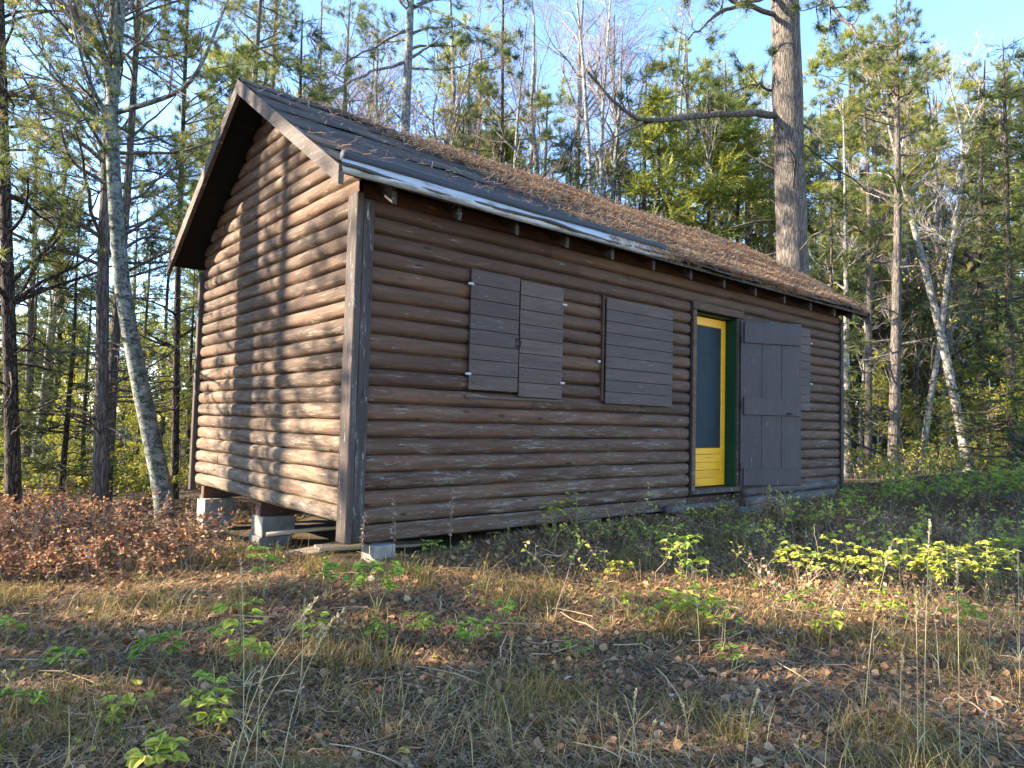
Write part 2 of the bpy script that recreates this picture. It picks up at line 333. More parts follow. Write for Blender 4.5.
def place(mb, tv, tf, pos, Rm, scale, T):
    N = len(pos); k = len(tv)
    V = np.einsum('nij,kj->nki', Rm, tv)*np.asarray(scale).reshape(-1, 1, 1)+pos[:, None, :]
    F = (np.asarray(tf)[None]+(np.arange(N)*k)[:, None, None]).reshape(-1, len(tf[0]))
    mb.add(V.reshape(-1, 3), F, np.repeat(T, k))

# templates ----------------------------------------------------------
def tuft_template(n, length, width, spread=1.1, seed=0):
    r = np.random.default_rng(seed); V = []; F = []
    for i in range(n):
        a = r.uniform(0, 2*np.pi); s = r.uniform(0.15, spread); d = np.array([np.sin(s)*np.cos(a), np.sin(s)*np.sin(a), np.cos(s)])
        b = np.array([0, 0, r.uniform(-0.35, 0.15)*length]); q = np.cross(d, r.normal(size=3)); q /= np.linalg.norm(q)
        L = length*r.uniform(.75, 1.1)
        V += [b-q*width/2, b+q*width/2, b+d*L+np.array([0, 0, -0.1*L])]; F.append((3*i, 3*i+1, 3*i+2))
    return np.array(V), F
def spray_template(n, length, nl, width, seed=0):
    r = np.random.default_rng(seed); V = []; F = []
    for i in range(n):
        z = length*(i+.5)/n; side = 1 if i % 2 else -1
        d = np.array([side*0.8, r.uniform(-.25, .3), 0.65]); d /= np.linalg.norm(d)
        q = np.array([0, 0, 1.]); L = nl*(1.1-0.6*i/n)*r.uniform(.8, 1.1); b = np.array([0, 0, z])
        V += [b-q*width/2, b+q*width/2, b+d*L]; F.append((3*i, 3*i+1, 3*i+2))
    i = n; V += [(-width*.4, 0, 0), (width*.4, 0, 0), (0, 0, length*1.15)]; F.append((3*i, 3*i+1, 3*i+2))
    return np.array(V), F
LEAF_S = (np.array([(0, 0, 0), (-.32, .09, .35), (-.24, .08, .72), (0, -.02, 1), (.24, .08, .72), (.32, .09, .35)]), [(0, 3, 2, 1), (0, 5, 4, 3)])
# a bigger leaf: midrib plus toothed sides, drooping at the tip (forward is z, up is y)
def big_leaf():
    mid = [(0, 0, 0), (0, .02, .25), (0, .02, .5), (0, -.04, .75), (0, -.14, 1.0)]
    lf = [(-.27, .05, .14), (-.38, .07, .40), (-.29, .04, .62), (-.15, -.06, .83)]
    V = mid + lf + [(-x, y, z) for x, y, z in lf]
    F4 = []
    for o in (5, 9):
        F4 += [(0, o, o+1, 1), (1, o+1, o+2, 2), (2, o+2, o+3, 3)]
    F3 = [(3, 8, 4), (3, 12, 4)]
    return np.array(V), F4, F3
BL = big_leaf()

def children(P, R, n, length, ang, up=0.1, K=5, wob=0.15, t0=0.2, t1=1.0, taper=0.25, rscale=0.55, flat=False, r=rng, lenfall=0.6):
    """n side branches on every line of P (N,K0,3)"""
    N, K0, _ = P.shape
    t = r.uniform(t0, t1, (N, n))*(K0-1)*0.999; i = t.astype(int); f = (t-i)[..., None]
    ii = np.arange(N)[:, None]
    B = P[ii, i]*(1-f)+P[ii, i+1]*f; tan = P[ii, i+1]-P[ii, i]; tan /= np.linalg.norm(tan, axis=2, keepdims=True)+1e-9
    Rb = (R[ii, i]*(1-f[..., 0])+R[ii, i+1]*f[..., 0])*rscale
    rv = r.normal(size=(N, n, 3))
    if flat: rv[..., 2] *= 0.15
    rv -= (rv*tan).sum(-1, keepdims=True)*tan; rv /= np.linalg.norm(rv, axis=2, keepdims=True)+1e-9
    A = ang*r.uniform(.75, 1.25, (N, n, 1))
    D = tan*np.cos(A)+rv*np.sin(A); D[..., 2] += up; D /= np.linalg.norm(D, axis=2, keepdims=True)
    Ln = length*r.uniform(.55, 1.2, (N, n, 1))*(1-lenfall*(t/(K0-1))[..., None])
    pts = [B]; d = D
    for k in range(K-1):
        d = d + r.normal(size=d.shape)*wob; d[..., 2] += up*0.5; d /= np.linalg.norm(d, axis=2, keepdims=True)
        pts.append(pts[-1]+d*Ln/(K-1))
    Q = np.stack(pts, 2).reshape(N*n, K, 3)
    RR = Rb.reshape(-1, 1)*np.linspace(1, taper, K)[None]
    return Q, np.maximum(RR, 0.0022)

def smooth_line(pts, m):
    pts = np.asarray(pts, float); d = np.r_[0, np.cumsum(np.linalg.norm(np.diff(pts, axis=0), axis=1))]
    s = np.linspace(0, d[-1], m); out = np.stack([np.interp(s, d, pts[:, j]) for j in range(3)], 1)
    for _ in range(2):
        out[1:-1] = 0.25*out[:-2]+0.5*out[1:-1]+0.25*out[2:]
    return out

# ------------------------------------------------------------------ objects
def thing(name, label, cat, loc=(0, 0, 0), rz=0.0, group=None):
    o = bpy.data.objects.new(name, None); C.objects.link(o); o.location = loc; o.rotation_euler = (0, 0, rz); o.empty_display_size = 0.2
    return tag(o, label, cat, group)
def tag(o, label, cat, group=None, kind=None):
    if label: o['label'] = label
    if cat: o['category'] = cat
    if group: o['group'] = group
    if kind: o['kind'] = kind
    return o
def struct(o): o['kind'] = 'structure'; return o

# =================================================================== the ground
g = np.sinh(np.linspace(-5.2, 5.2, 261)); g = g/np.max(g)*400
gx = g+0.5; gy = g-0.5
X, Y = np.meshgrid(gx, gy, indexing='ij'); Z = ground_h(X, Y); n = len(g)
I = np.arange(n*n).reshape(n, n)
F = np.stack([I[:-1, :-1], I[1:, :-1], I[1:, 1:], I[:-1, 1:]], -1).reshape(-1, 4)
mb = MB(); mb.add(np.stack([X, Y, Z], -1).reshape(-1, 3), F)
gobj = struct(mb.build('forest_ground', M['ground'], smooth=True)); gobj['label'] = 'brown needle and leaf strewn forest floor sloping away'

# =================================================================== the cabin
L_, W_ = 8.44, 3.98
OE, OG = 0.32, 0.35
ZE, ZR = 2.72, 4.20
SL = (ZR-ZE)/(W_/2+OE)
CP = 0.14
cabin = thing('log_cabin', 'brown log-sided cabin with needle-covered gable roof standing on concrete blocks', 'cabin')
def top_z(y): return ZE-0.075+SL*(W_/2+OE-np.abs(y-W_/2))

def log_wall(name, material, axis, length, z0, z1, holes=(), gable=False, out=-1, base=0.0):
    """half-round log courses; axis 'x': wall along X at y=base, 'y': wall along Y at x=base; out = sign of the outward side"""
    mb = MB(); prof = np.linspace(0, 1, 9); k = 0; z = z0; r = random.Random(hash(axis) % 7+int(base*3)+3)
    rr = np.random.default_rng(int(base*10)+5)
    while z < z1-0.02:
        h = CP*(1+r.uniform(-.04, .04)); h = min(h, z1-z)
        spans = [(0.0, length)]
        for (a0, a1, b0, b1) in holes:
            if z < b1-0.03 and z+h > b0+0.03:
                ns = []
                for s0, s1 in spans:
                    if a1 <= s0 or a0 >= s1: ns.append((s0, s1)); continue
                    if a0 > s0: ns.append((s0, a0))
                    if a1 < s1: ns.append((a1, s1))
                spans = ns
        bul = (0.031 if gable else 0.034)*r.uniform(.85, 1.12)
        # boards butt-joined at random places
        cuts = []
        for s0, s1 in spans:
            c = s0; 
            while s1-c > 3.2:
                nx = c+r.uniform(1.8, 3.4)
                if s1-nx < 0.6: break
                cuts.append((c, nx-0.002)); c = nx
            cuts.append((c, s1))
        for s0, s1 in cuts:
            m = max(2, int((s1-s0)/0.12))
            s = np.linspace(s0, s1, m); tt = r.random()
            ph = r.uniform(0, 9); wav = 0.004*np.sin(s*2.1+ph)+0.0025*np.sin(s*7+ph*2)
            bwav = 1+0.10*np.sin(s*3.3+ph)+0.06*rr.normal(size=m)
            zz = z+h*prof
            off = bul*np.sin(np.pi*np.clip(prof, 0.0, 1.0))**0.5
            off[0] = -0.02; off[-1] = -0.02
            P = np.zeros((m, 9, 3))
            for j in range(9):
                zj = zz[j]+wav*(0.5 if 0 < j < 8 else 1.0)
                sj = s.copy()
                if gable:
                    zmax = zj
                    lo = W_/2-(top_z(W_/2)-zmax)/SL; hi = W_/2+(top_z(W_/2)-zmax)/SL
                    lo = np.maximum(lo, 0); hi = np.minimum(hi, W_)
                    sj = lo+(s/length)*(hi-lo) if (s1-s0) > length-0.01 else np.clip(s, lo, np.maximum(hi, lo))
                o = out*off[j]*bwav
                if axis == 'x': P[:, j] = np.stack([sj, base+o, zj], 1)
                else: P[:, j] = np.stack([base+o, sj, zj], 1)
            I = np.arange(m*9).reshape(m, 9)
            F = np.stack([I[:-1, :-1], I[1:, :-1], I[1:, 1:], I[:-1, 1:]], -1).reshape(-1, 4)
            if (axis == 'y') == (out < 0): F = F[:, ::-1]
            mb.add(P.reshape(-1, 3), F, tt)
        z += h; k += 1
    return mb.build(name, material, cabin, smooth=True)

DX0, DX1, DZ0, DZ1 = 4.55, 5.46, 0.10, 2.28
WF = log_wall('front_wall', M['front_logs'], 'x', L_, 0.0, 2.78, holes=[(DX0-0.05, DX1+0.03, -1, DZ1+0.0)], base=0.0)
tag(WF, 'shaded dark brown log siding wall with door opening', None)
log_wall('back_wall', M['front_logs'], 'x', L_, 0.0, 2.78, out=1, base=W_)
gw = log_wall('gable_wall', M['gable_logs'], 'y', W_, 0.0, top_z(W_/2)-0.01, gable=True, base=0.0)
gw['label'] = 'sunlit orange brown gable wall of weathered log siding'
log_wall('gable_wall', M['gable_logs'], 'y', W_, 0.0, top_z(W_/2)-0.01, gable=True, out=1, base=L_)
# sheathing behind the logs, so that no light passes the seams
mb = MB()
for (x0, x1, z0, z1) in ((0.02, DX0-0.02, 0, 2.7), (DX1+0.02, L_-0.02, 0, 2.7), (DX0-0.02, DX1+0.02, DZ1+0.05, 2.7)):
    box(mb, x0, x1, 0.015, 0.05, z0, z1)
box(mb, 0.02, L_-0.02, W_-0.05, W_-0.015, 0, 2.7)
for x in (0.015, L_-0.05):
    P = [(x, .05, .0), (x, W_-.05, .0), (x, W_-.05, 2.66), (x, W_/2, 3.98), (x, .05, 2.66)]
    Q = [(a+.035, b, c) for a, b, c in P]
    mb.add(P+Q, [(0, 1, 2, 3, 4), (9, 8, 7, 6, 5)]); b = mb.n-10
    mb.F.append(np.array([(i, i+5, (i+1) % 5+5, (i+1) % 5) for i in range(5)])+b)
box(mb, 0.05, L_-0.05, 0.05, W_-0.05, -0.015, 0.02)
mb.build('sheathing', M['black'], cabin)
# corner boards
mb = MB()
bbox(mb, -0.062, -0.004, -0.062, 0.10, -0.13, 2.66, 0.9); s1 = mb.build('corner_board', M['corner'], cabin)
mb = MB(); bbox(mb, -0.002, 0.10, -0.058, -0.006, -0.12, 2.62, 0.2); mb.build('corner_board', M['corner'], cabin)
mb = MB(); bbox(mb, -0.075, -0.004, W_-0.02, W_+0.055, -0.07, 2.60, 0.7); mb.build('corner_board', M['corner'], cabin)
mb = MB(); bbox(mb, L_-0.03, L_+0.055, -0.060, -0.004, -0.10, 2.60, 0.1); mb.build('corner_board', M['corner'], cabin)
mb = MB(); bbox(mb, L_-0.05, L_+0.05, W_+0.01, W_+0.06, -0.10, 2.60, 0.1); mb.build('corner_board', M['corner'], cabin)
# skirt board and floor beams
mb = MB(); bbox(mb, 0.10, 4.4, -0.028, 0.018, -0.135, -0.004, 0.35); bbox(mb, 5.5, L_-0.03, -0.028, 0.018, -0.12, -0.004, 0.2)
mb.build('skirt_board', M['front_logs'], cabin)
for y in (0.14, 2.02, W_-0.12):
    mb = MB(); bbox(mb, 0.035, L_-0.05, y-0.07, y+0.07, -0.16, -0.02, 0.5); mb.build('floor_beam', M['beam'], cabin)
# piers of concrete blocks: each stack is a part
def pier(x, y, wx, wy, ztop, n, hh=0.20, rot=0.0):
    gzz = float(ground_h(x, y)); bot = gzz-0.12; mb = MB(); z = ztop
    while z > bot:
        a = random.uniform(-.012, .012)
        M4 = Matrix.Translation((x+a, y+random.uniform(-.01, .01), 0))@Matrix.Rotation(rot+random.uniform(-.03, .03), 4, 'Z')
        bbox(mb, -wx/2, wx/2, -wy/2, wy/2, z-hh, z-0.002, None, 0.006, M4); z -= hh
    return mb.build('concrete_pier', M['concrete'], cabin)
pier(0.19, 3.82, 0.34, 0.30, -0.16, 3)
pier(0.19, 2.02, 0.34, 0.30, -0.16, 3)
pier(0.27, 0.00, 0.20, 0.20, -0.16, 2, 0.19, 0.1)
for x in (2.9, 5.6, 8.2):
    for y in (0.25, 2.02, 3.80): pier(x, y, 0.40, 0.20, -0.16, 2)

# roof: deck, wavy roofing layers
def slope_pt(x, d, side, lift=0.0):
    """d metres down the slope from the ridge; side -1 = front"""
    cs = 1/math.hypot(1, SL); y = W_/2+side*d*cs; z = ZR-d*SL*cs+lift*cs
    return np.array([x, y+side*lift*SL*cs, z])
SLEN = (W_/2+OE)*math.hypot(1, SL)
for side in (-1, 1):
    mb = MB(); 
    P = []
    for lift in (-0.045, -0.012):
        for (x, d) in ((-OG+.02, 0.0), (L_+OG-.02, 0.0), (L_+OG-.02, SLEN), (-OG+.02, SLEN)): P.append(slope_pt(x, d, side, lift))
    hexa(mb, P if side < 0 else [P[i] for i in (3, 2, 1, 0, 7, 6, 5, 4)])
    deck = mb.build('roof_deck', M['soffit'], cabin)
    # roofing strips overlap downhill; sagging, wavy
    mb = MB(); nb = 5; xs = np.linspace(-OG-0.01, L_+OG+0.01, 150)
    for b in range(nb):
        d0 = SLEN*b/nb-0.01; d1 = SLEN*(b+1)/nb+0.035+(0.01 if b == nb-1 else 0)
        m = 12; ds = np.linspace(max(d0, 0), d1, m); rr = np.random.default_rng(b+20 if side < 0 else b+40)
        ph = rr.uniform(0, 6, 6)
        G = np.zeros((len(xs), m, 3)); 
        for j, d in enumerate(ds):
            u = j/(m-1)
            w_ = 0.006*np.sin(xs*1.7+ph[0]+d*2)+0.005*np.sin(xs*4.3+ph[1]+d*5)+0.004*np.sin(xs*11+ph[2])*u
            lift = 0.004+0.009*u+np.abs(w_)+ (0.010*u**3)*(1+np.sin(xs*3+ph[3]))
            dd = d+(0.012*np.sin(xs*2.3+ph[4])+0.007*np.sin(xs*9+ph[5])+0.006*rr.normal(size=len(xs)))*(u > 0.95)
            for i in range(len(xs)): G[i, j] = slope_pt(xs[i], dd[i], side, lift[i])
        low = np.array([G[i, -1]-np.array([0, 0, 0.016]) for i in range(len(xs))])
        G = np.concatenate([G, low[:, None]], 1)
        I = np.arange(len(xs)*(m+1)).reshape(len(xs), m+1); F = np.stack([I[:-1, :-1], I[:-1, 1:], I[1:, 1:], I[1:, :-1]], -1).reshape(-1, 4)
        if side > 0: F = F[:, ::-1]
        mb.add(G.reshape(-1, 3), F, rr.random())
    o = mb.build('roofing', M['roofing'], cabin, smooth=True)
    o['label'] = 'dark worn roll roofing on the front slope' if side < 0 else 'roofing on the rear slope'
# ridge cap, lumpy
xs = np.linspace(-OG-.01, L_+OG+.01, 120); mb = MB()
sec = [(-0.15, -0.15*SL+.022), (-0.07, -0.07*SL+.030), (0, 0.036), (0.07, -0.07*SL+.030), (0.15, -0.15*SL+.022)]
rr = np.random.default_rng(3)
G = np.array([[(x, W_/2+a+0.008*math.sin(x*5), ZR+b+0.010*math.sin(x*2.1)**2+0.006*rr.normal()) for a, b in sec] for x in xs])
I = np.arange(len(xs)*5).reshape(-1, 5); mb.add(G.reshape(-1, 3), np.stack([I[:-1, :-1], I[1:, :-1], I[1:, 1:], I[:-1, 1:]], -1).reshape(-1, 4)); mb.build('ridge_cap', M['roofing'], cabin, smooth=True)
# rake boards, both gables
for xg, s in ((-OG, -1), (L_+OG, 1)):
    for side in (-1, 1):
        mb = MB(); x0, x1 = (xg-0.022, xg+0.022)
        dn = 0.118; P = []
        e0, e1 = 0.0, SLEN+0.03
        for z in (-dn, 0.012):
            for x, d in ((x0, e0), (x1, e0), (x1, e1), (x0, e1)):
                p = slope_pt(x, d, side, 0.0); p[2] += z*1.12; P.append(p)
        hexa(mb, P if side < 0 else [P[i] for i in (3, 2, 1, 0, 7, 6, 5, 4)], 0.8)
        mb.build('rake_board', M['rake'], cabin)
# rafter tails under the front and rear eaves
RX = [0.16, 0.80, 1.45, 2.10, 2.76, 3.44, 4.13, 4.82, 5.54, 6.28, 7.02, 7.76, 8.36]
for x in RX:
    mb = MB(); h0 = 0.045
    def tail(side):
        P = []
        for (dz) in (-0.15, 0.0):
            for (xx, d) in ((x-.02, SLEN-0.52), (x+.02, SLEN-0.52), (x+.02, SLEN-0.05), (x-.02, SLEN-0.05)):
                p = slope_pt(xx, d, side, -h0); p[2] += dz; P.append(p)
        hexa(mb, P if side < 0 else [P[i] for i in (3, 2, 1, 0, 7, 6, 5, 4)], 0.6)
    tail(-1); mb.build('rafter_tail', M['rafter'], cabin)
    mb = MB(); tail(1); mb.build('rafter_tail', M['rafter'], cabin)
# pale drip edge strip along the left part of the eave and the curled tar paper above it
xs = np.linspace(-OG-0.0, 4.0, 80); G = []
for x in xs:
    sag = 0.004*math.sin(x*3); w2 = 0.11*(1 if x < 3.2 else max(0.15, 1-(x-3.2)/0.9))
    G.append([slope_pt(x, SLEN-0.045, -1, 0.052+sag), slope_pt(x, SLEN-0.045+w2*0.45, -1, 0.046+sag), slope_pt(x, SLEN-0.045+w2*0.62, -1, 0.035+sag)+np.array([0, -.01, -.062*w2/.11]), slope_pt(x, SLEN-0.045+w2*0.55, -1, 0.018+sag)+np.array([0, 0.004, -.062*w2/.11])])
I = np.arange(len(xs)*4).reshape(-1, 4); mb = MB(); mb.add(np.array(G).reshape(-1, 3), np.stack([I[:-1, :-1], I[:-1, 1:], I[1:, 1:], I[1:, :-1]], -1).reshape(-1, 4)); mb.build('drip_edge', M['flashing'], cabin, smooth=True)
xs = np.linspace(-OG+.03, 3.55, 90)
P = np.array([slope_pt(x, SLEN-0.075+0.006*math.sin(x*2.2), -1, 0.066+0.004*math.sin(x*6)) for x in xs])
mb = MB(); tubes(mb, P, 0.042+0.004*np.sin(xs*5)+0.003*np.sin(xs*13), 10, cap=True); mb.build('tar_paper_roll', M['tar_roll'], cabin, smooth=True)
# eave board for the rest
mb = MB(); P = []
for z in (-0.07, 0.0):
    for x, dd in ((-OG+.03, SLEN-.025), (L_+OG-.03, SLEN-.025), (L_+OG-.03, SLEN+.005), (-OG+.03, SLEN+.005)):
        p = slope_pt(x, dd, -1, -0.014); p[2] += z*0.6; P.append(p)
P = [P[i] for i in (3, 2, 1, 0, 7, 6, 5, 4)]
hexa(mb, P, 0.5); mb.build('eave_board', M['corner'], cabin)

NAIL = None
# shutters: horizontal boards in a leaf, hinge straps
def shutter(name, x0, x1, z0, z1, hinges=(), slats=8, label=None, d=0.045, t=0.5):
    e = bpy.data.objects.new(name, None); C.objects.link(e); e.parent = cabin
    mb = MB(); h = (z1-z0)/slats
    for i in range(slats):
        bbox(mb, x0+random.uniform(-.002, .002), x1+random.uniform(-.002, .002), -d-0.018-random.uniform(0, .003), -d, z0+i*h+0.0022, z0+(i+1)*h-0.0022, t+random.uniform(-.25, .25), 0.003)
    mb.build('board_panel', M['shutter'], e)
    mb = MB(); bbox(mb, x0+0.012, x1-0.012, -d+0.001, -0.012, z0+0.01, z1-0.01, 0.1); mb.build('backing', M['black'], e)
    if label: e['label'] = label
    global NAIL
    if NAIL is None:
        q = MB(); tubes(q, [(0, .004, 0), (0, -.0015, 0)], [.0065, .0055], 7, cap=True); NAIL = q.data('nail', M['dark_iron'])
    for i in range(slats):
        for nx in (x0+.045, x1-.045):
            o = bpy.data.objects.new('nail', NAIL); C.objects.link(o); o.parent = e; o.location = (nx+random.uniform(-.006, .006), -d-.0215, z0+(i+.5)*h+random.uniform(-.02, .02))
    for hx, hz in hinges:
        mb = MB(); P = np.array([[hx-0.035, -d-0.024, hz], [hx-0.02, -d-0.026, hz], [hx+0.02, -d-0.026, hz], [hx+0.035, -d-0.024, hz]]); tubes(mb, P, [0.004, 0.013, 0.013, 0.004], 8)
        bbox(mb, hx-0.026, hx+0.026, -d-0.0235, -d-0.0195, hz-0.010, hz+0.010, .5, 0.001)
        mb.build('hinge', M['hinge'], e)
    return e
s1 = shutter('window_shutter', 1.09, 1.665, 1.13, 2.225, [(1.08, 2.08), (1.075, 1.27)], label='left leaf of the paired board shutter')
s2 = shutter('window_shutter', 1.68, 2.25, 1.09, 2.205, [(2.26, 2.04), (2.25, 1.25)], label='right leaf of the paired board shutter', t=0.75)
mb = MB(); bbox(mb, 1.07, 2.29, -0.05, -0.006, 1.055, 1.085, 0.6); mb.build('window_sill', M['shutter'], cabin)
mb = MB(); th = np.linspace(0, 2*np.pi, 15); P = np.stack([1.655+0.03*np.cos(th), np.full(15, -0.075), 1.60+0.045*np.sin(th)], 1); tubes(mb, P, np.full(15, .005), 6); mb.build('latch_ring', M['dark_iron'], s1)
shutter('window_shutter', 2.89, 4.04, 1.07, 2.205, slats=9, label='single wide board shutter with pale scuffs', t=0.6, d=0.055)
mb = MB(); bbox(mb, 2.845, 2.875, -0.06, -0.006, 1.09, 2.23, 0.0); mb.build('window_frame', M['front_logs'], cabin)
shutter('window_shutter', 6.23, 7.39, 1.12, 2.33, [(7.40, 2.12), (7.40, 1.52)], slats=10, label='board shutter half hidden behind the open door', t=0.6)

# door: opening lined green, yellow screen door set back, slate plank door swung outward
e = bpy.data.objects.new('door_frame', None); C.objects.link(e); e.parent = cabin
YD = 0.125
mb = MB(); bbox(mb, DX0-0.075, DX0-0.002, -0.055, 0.04, 0.06, DZ1, 0.8); mb.build('jamb', M['front_logs'], e)
mb = MB(); bbox(mb, DX0-0.11, DX0-0.08, -0.045, 0.0, 0.0, DZ1+.09, 0.0); mb.build('jamb', M['black'], e)
mb = MB(); bbox(mb, DX0-0.085, DX1+0.13, -0.060, 0.02, DZ1+0.002, DZ1+0.10, 0.3); mb.build('lintel', M['front_logs'], e)
mb = MB(); bbox(mb, DX1+0.012, DX1+0.06, -0.045, 0.02, 0.06, DZ1-.002, 0.2); mb.build('jamb', M['front_logs'], e)
mb = MB(); bbox(mb, DX0-0.02, DX0+0.0, 0.04, YD+0.06, 0.06, DZ1); bbox(mb, DX1-0.0, DX1+0.012, -0.03, YD+0.06, 0.06, DZ1); bbox(mb, DX0, DX1, 0.04, YD+0.06, DZ1-0.02, DZ1)
go = mb.build('reveal', M['green'], e); go['label'] = 'dark green painted inner side of the doorway'
mb = MB(); bbox(mb, DX0-0.06, DX1+0.03, -0.06, YD+0.06, 0.03, 0.085, 0.9); so_ = mb.build('threshold', M['corner'], e)
sd = bpy.data.objects.new('screen_door', None); C.objects.link(sd); sd.parent = cabin; sd['label'] = 'bright yellow screen door with dark mesh'
a, b = DX0+0.01, DX1-0.01; zb, zt = 0.10, DZ1-0.03; st = 0.095
mb = MB()
bbox(mb, a, a+st, YD, YD+0.035, zb, zt, .5); bbox(mb, b-st, b, YD, YD+0.035, zb, zt, .5)
bbox(mb, a+st+.001, b-st-.001, YD+.001, YD+0.034, zt-0.11, zt, .6); bbox(mb, a+st+.001, b-st-.001, YD+.001, YD+0.034, zb+.40, zb+.48, .5)
bbox(mb, a+st+.001, b-st-.001, YD+.001, YD+0.034, zb, zb+.10, .4)
mb.build('frame', M['yellow'], sd)
mb = MB()
for i in range(3): bbox(mb, a+st-.005, b-st+.005, YD+0.008, YD+0.026, zb+.10+i*0.1+.0015, zb+.10+(i+1)*0.1-.0015, .3+.2*i, .003)
mb.build('lower_panel', M['yellow'], sd)
mb = MB(); bbox(mb, a+st-.005, b-st+.005, YD+0.012, YD+0.02, zb+.47, zt-0.10, .5, .001); mb.build('mesh_panel', M['glass'], sd)
mb = MB(); bbox(mb, a+st-0.02, a+st+.07, YD-0.02, YD-0.001, zt-.22, zt-.20, .5, .002); mb.build('closer', M['dark_iron'], sd)
# outer door
od = bpy.data.objects.new('plank_door', None); C.objects.link(od); od.parent = cabin; od.location = (DX1+0.03, -0.075, 0.09); od.rotation_euler = (0, 0, rad(-25)); od['label'] = 'slate grey plank door swung wide open'
DWd, DH = 0.93, 2.17
mb = MB(); cuts = [0, 0.24, 0.50, 0.60, DWd]
cuts = [0, 0.32, 0.62, DWd]
for i in range(3): bbox(mb, cuts[i]+.002, cuts[i+1]-.002, 0, 0.024, 0+random.uniform(0, .01), DH-random.uniform(0, .008), .4+.1*i, .003)
mb.build('planks', M['slate_door'], od)
for (z0, z1, t) in ((DH-.30, DH-.03, .5), (0.93, 1.16, .6), (0.02, 0.24, .5)):
    mb = MB(); bbox(mb, 0.04, DWd-0.03, -0.024, -0.001, z0, z1, t, .004); mb.build('batten', M['slate_door'], od)
mb = MB(); bbox(mb, DWd-.24, DWd-.17, -0.036, -0.025, 0.95, 0.972, .5, .002); tubes(mb, [(DWd-.205, -.026, .961), (DWd-.205, -.05, .961)], [.012, .012], 8, cap=True); mb.build('latch', M['dark_iron'], od)
for z in (0.25, 1.05, 1.9):
    mb = MB(); tubes(mb, [(0.0, -.012, z-.05), (0.0, -.012, z+.05)], [.009, .009], 8, cap=True); mb.build('hinge', M['dark_iron'], od)
# small metal cup hook on front wall beside the second shutter
mb = MB(); tubes(mb, [(2.80, -.04, 1.51), (2.80, -.065, 1.51)], [.018, .012], 8, cap=True); mb.build('nail_plate', M['hinge'], cabin)

# =================================================================== things about the cabin base
def plank(name, x, y, ln, wd, rz, label, mt, tilt=0.0, z=None, th=0.025, g_=None):
    mb = MB(); bbox(mb, -ln/2, ln/2, -wd/2, wd/2, 0, th, .5, .004)
    o = mb.build(name, M[mt]); zz = float(ground_h(x, y)) if z is None else z
    o.location = (x, y, zz+.012); o.rotation_euler = (0, tilt, rz); return tag(o, label, 'plank', g_)
plank('wooden_plank', 0.75, 1.15, 1.7, 0.26, rad(20), 'wide pale board lying flat in the sun under the cabin corner', 'pale_plank')
plank('wooden_plank', 0.8, 0.55, 1.5, 0.2, rad(-12), 'pale board on the ground just behind the corner block', 'pale_plank', tilt=.02)
mb = MB(); P = smooth_line([(-.15, 1.30, 0), (.35, 1.20, .03), (.9, 1.15, .02)], 8); tubes(mb, P, np.linspace(.022, .016, 8), 7, cap=True)
o = mb.build('bare_stick', M['pale_plank'], smooth=True); o.location.z = float(ground_h(.2, 1.2))+.16; tag(o, 'bleached stick propped between the blocks under the gable', 'stick')
def rough_log(x0, y0, x1, y1, r0, label, mt='old_log', dz=0.0):
    m = 14; t = np.linspace(0, 1, m); P = np.stack([x0+(x1-x0)*t, y0+(y1-y0)*t+.01*np.sin(t*9), np.zeros(m)], 1)
    P[:, 2] = ground_h(P[:, 0], P[:, 1]).mean()+r0*.75+dz
    mb = MB(); tubes(mb, P, r0*(1+.08*np.sin(t*14)+.04*rng.normal(size=m)), 12, cap=True)
    o = mb.build('fallen_log', M[mt], smooth=True); return tag(o, label, 'log')
rough_log(5.25, -.30, 7.7, -.22, .075, 'weathered log lying on the ground below the open plank door')
rough_log(5.6, -.05, 8.2, -.03, .07, 'rotting sill log under the wall right of the doorway', dz=.09)
rough_log(3.9, -.12, 5.3, -.16, .05, 'broken log end below the yellow door threshold', dz=.02)
def stone(x, y, sx, sy, sz, label):
    import bmesh
    bm = bmesh.new(); bmesh.ops.create_icosphere(bm, subdivisions=3, radius=1)
    for v in bm.verts:
        c = v.co; k = 1+.12*math.sin(c.x*3+x)*math.cos(c.y*4)+.06*math.sin(c.z*7+y*3); v.co = (c.x*k*sx, c.y*k*sy, max(-.6, min(.62, c.z))*k*sz)
    me = bpy.data.meshes.new('stone'); bm.to_mesh(me); bm.free(); me.materials.append(M['stone'])
    for p in me.polygons: p.use_smooth = True
    o = bpy.data.objects.new('stone', me); C.objects.link(o); o.location = (x, y, float(ground_h(x, y))+sz*.3); return tag(o, label, 'stone')
stone(5.15, -.42, .24, .13, .06, 'flat grey step stone in front of the yellow door')

# pine needles lying on the roof
mb = MB(); N = 90000
xs = rng.uniform(-OG, L_+OG, N*2); ds = rng.uniform(0.02, SLEN+.03, N*2)
dens = 0.5+0.5*np.sin(xs*1.1+ds*2.0+1)*np.sin(ds*5.1+xs*.7)+0.35*np.sin(xs*3.7-ds*3)*np.sin(ds*8)+0.3*np.sin(ds*14+xs*1.3)
bias = np.clip((xs-0.6-0.9*(ds-0.6))/2.2, 0.02, 1.0)*np.where(ds < .25, .5, 1)
bias = np.where((xs < 3.6) & (ds > SLEN-.16), 0.0, bias)
keep = rng.random(N*2) < np.clip(dens, 0.12, 1)*bias
xs = xs[keep][:N]; ds = ds[keep][:N]; N = len(xs)
cs = 1/math.hypot(1, SL)
def on_slope(x, d, lift): return np.stack([x, W_/2-d*cs-lift*SL*cs, ZR-d*SL*cs+lift*cs], 1)
an = rng.normal(0, 0.9, N)+np.pi/2*(rng.random(N) < .45); ln = rng.uniform(.05, .13, N)
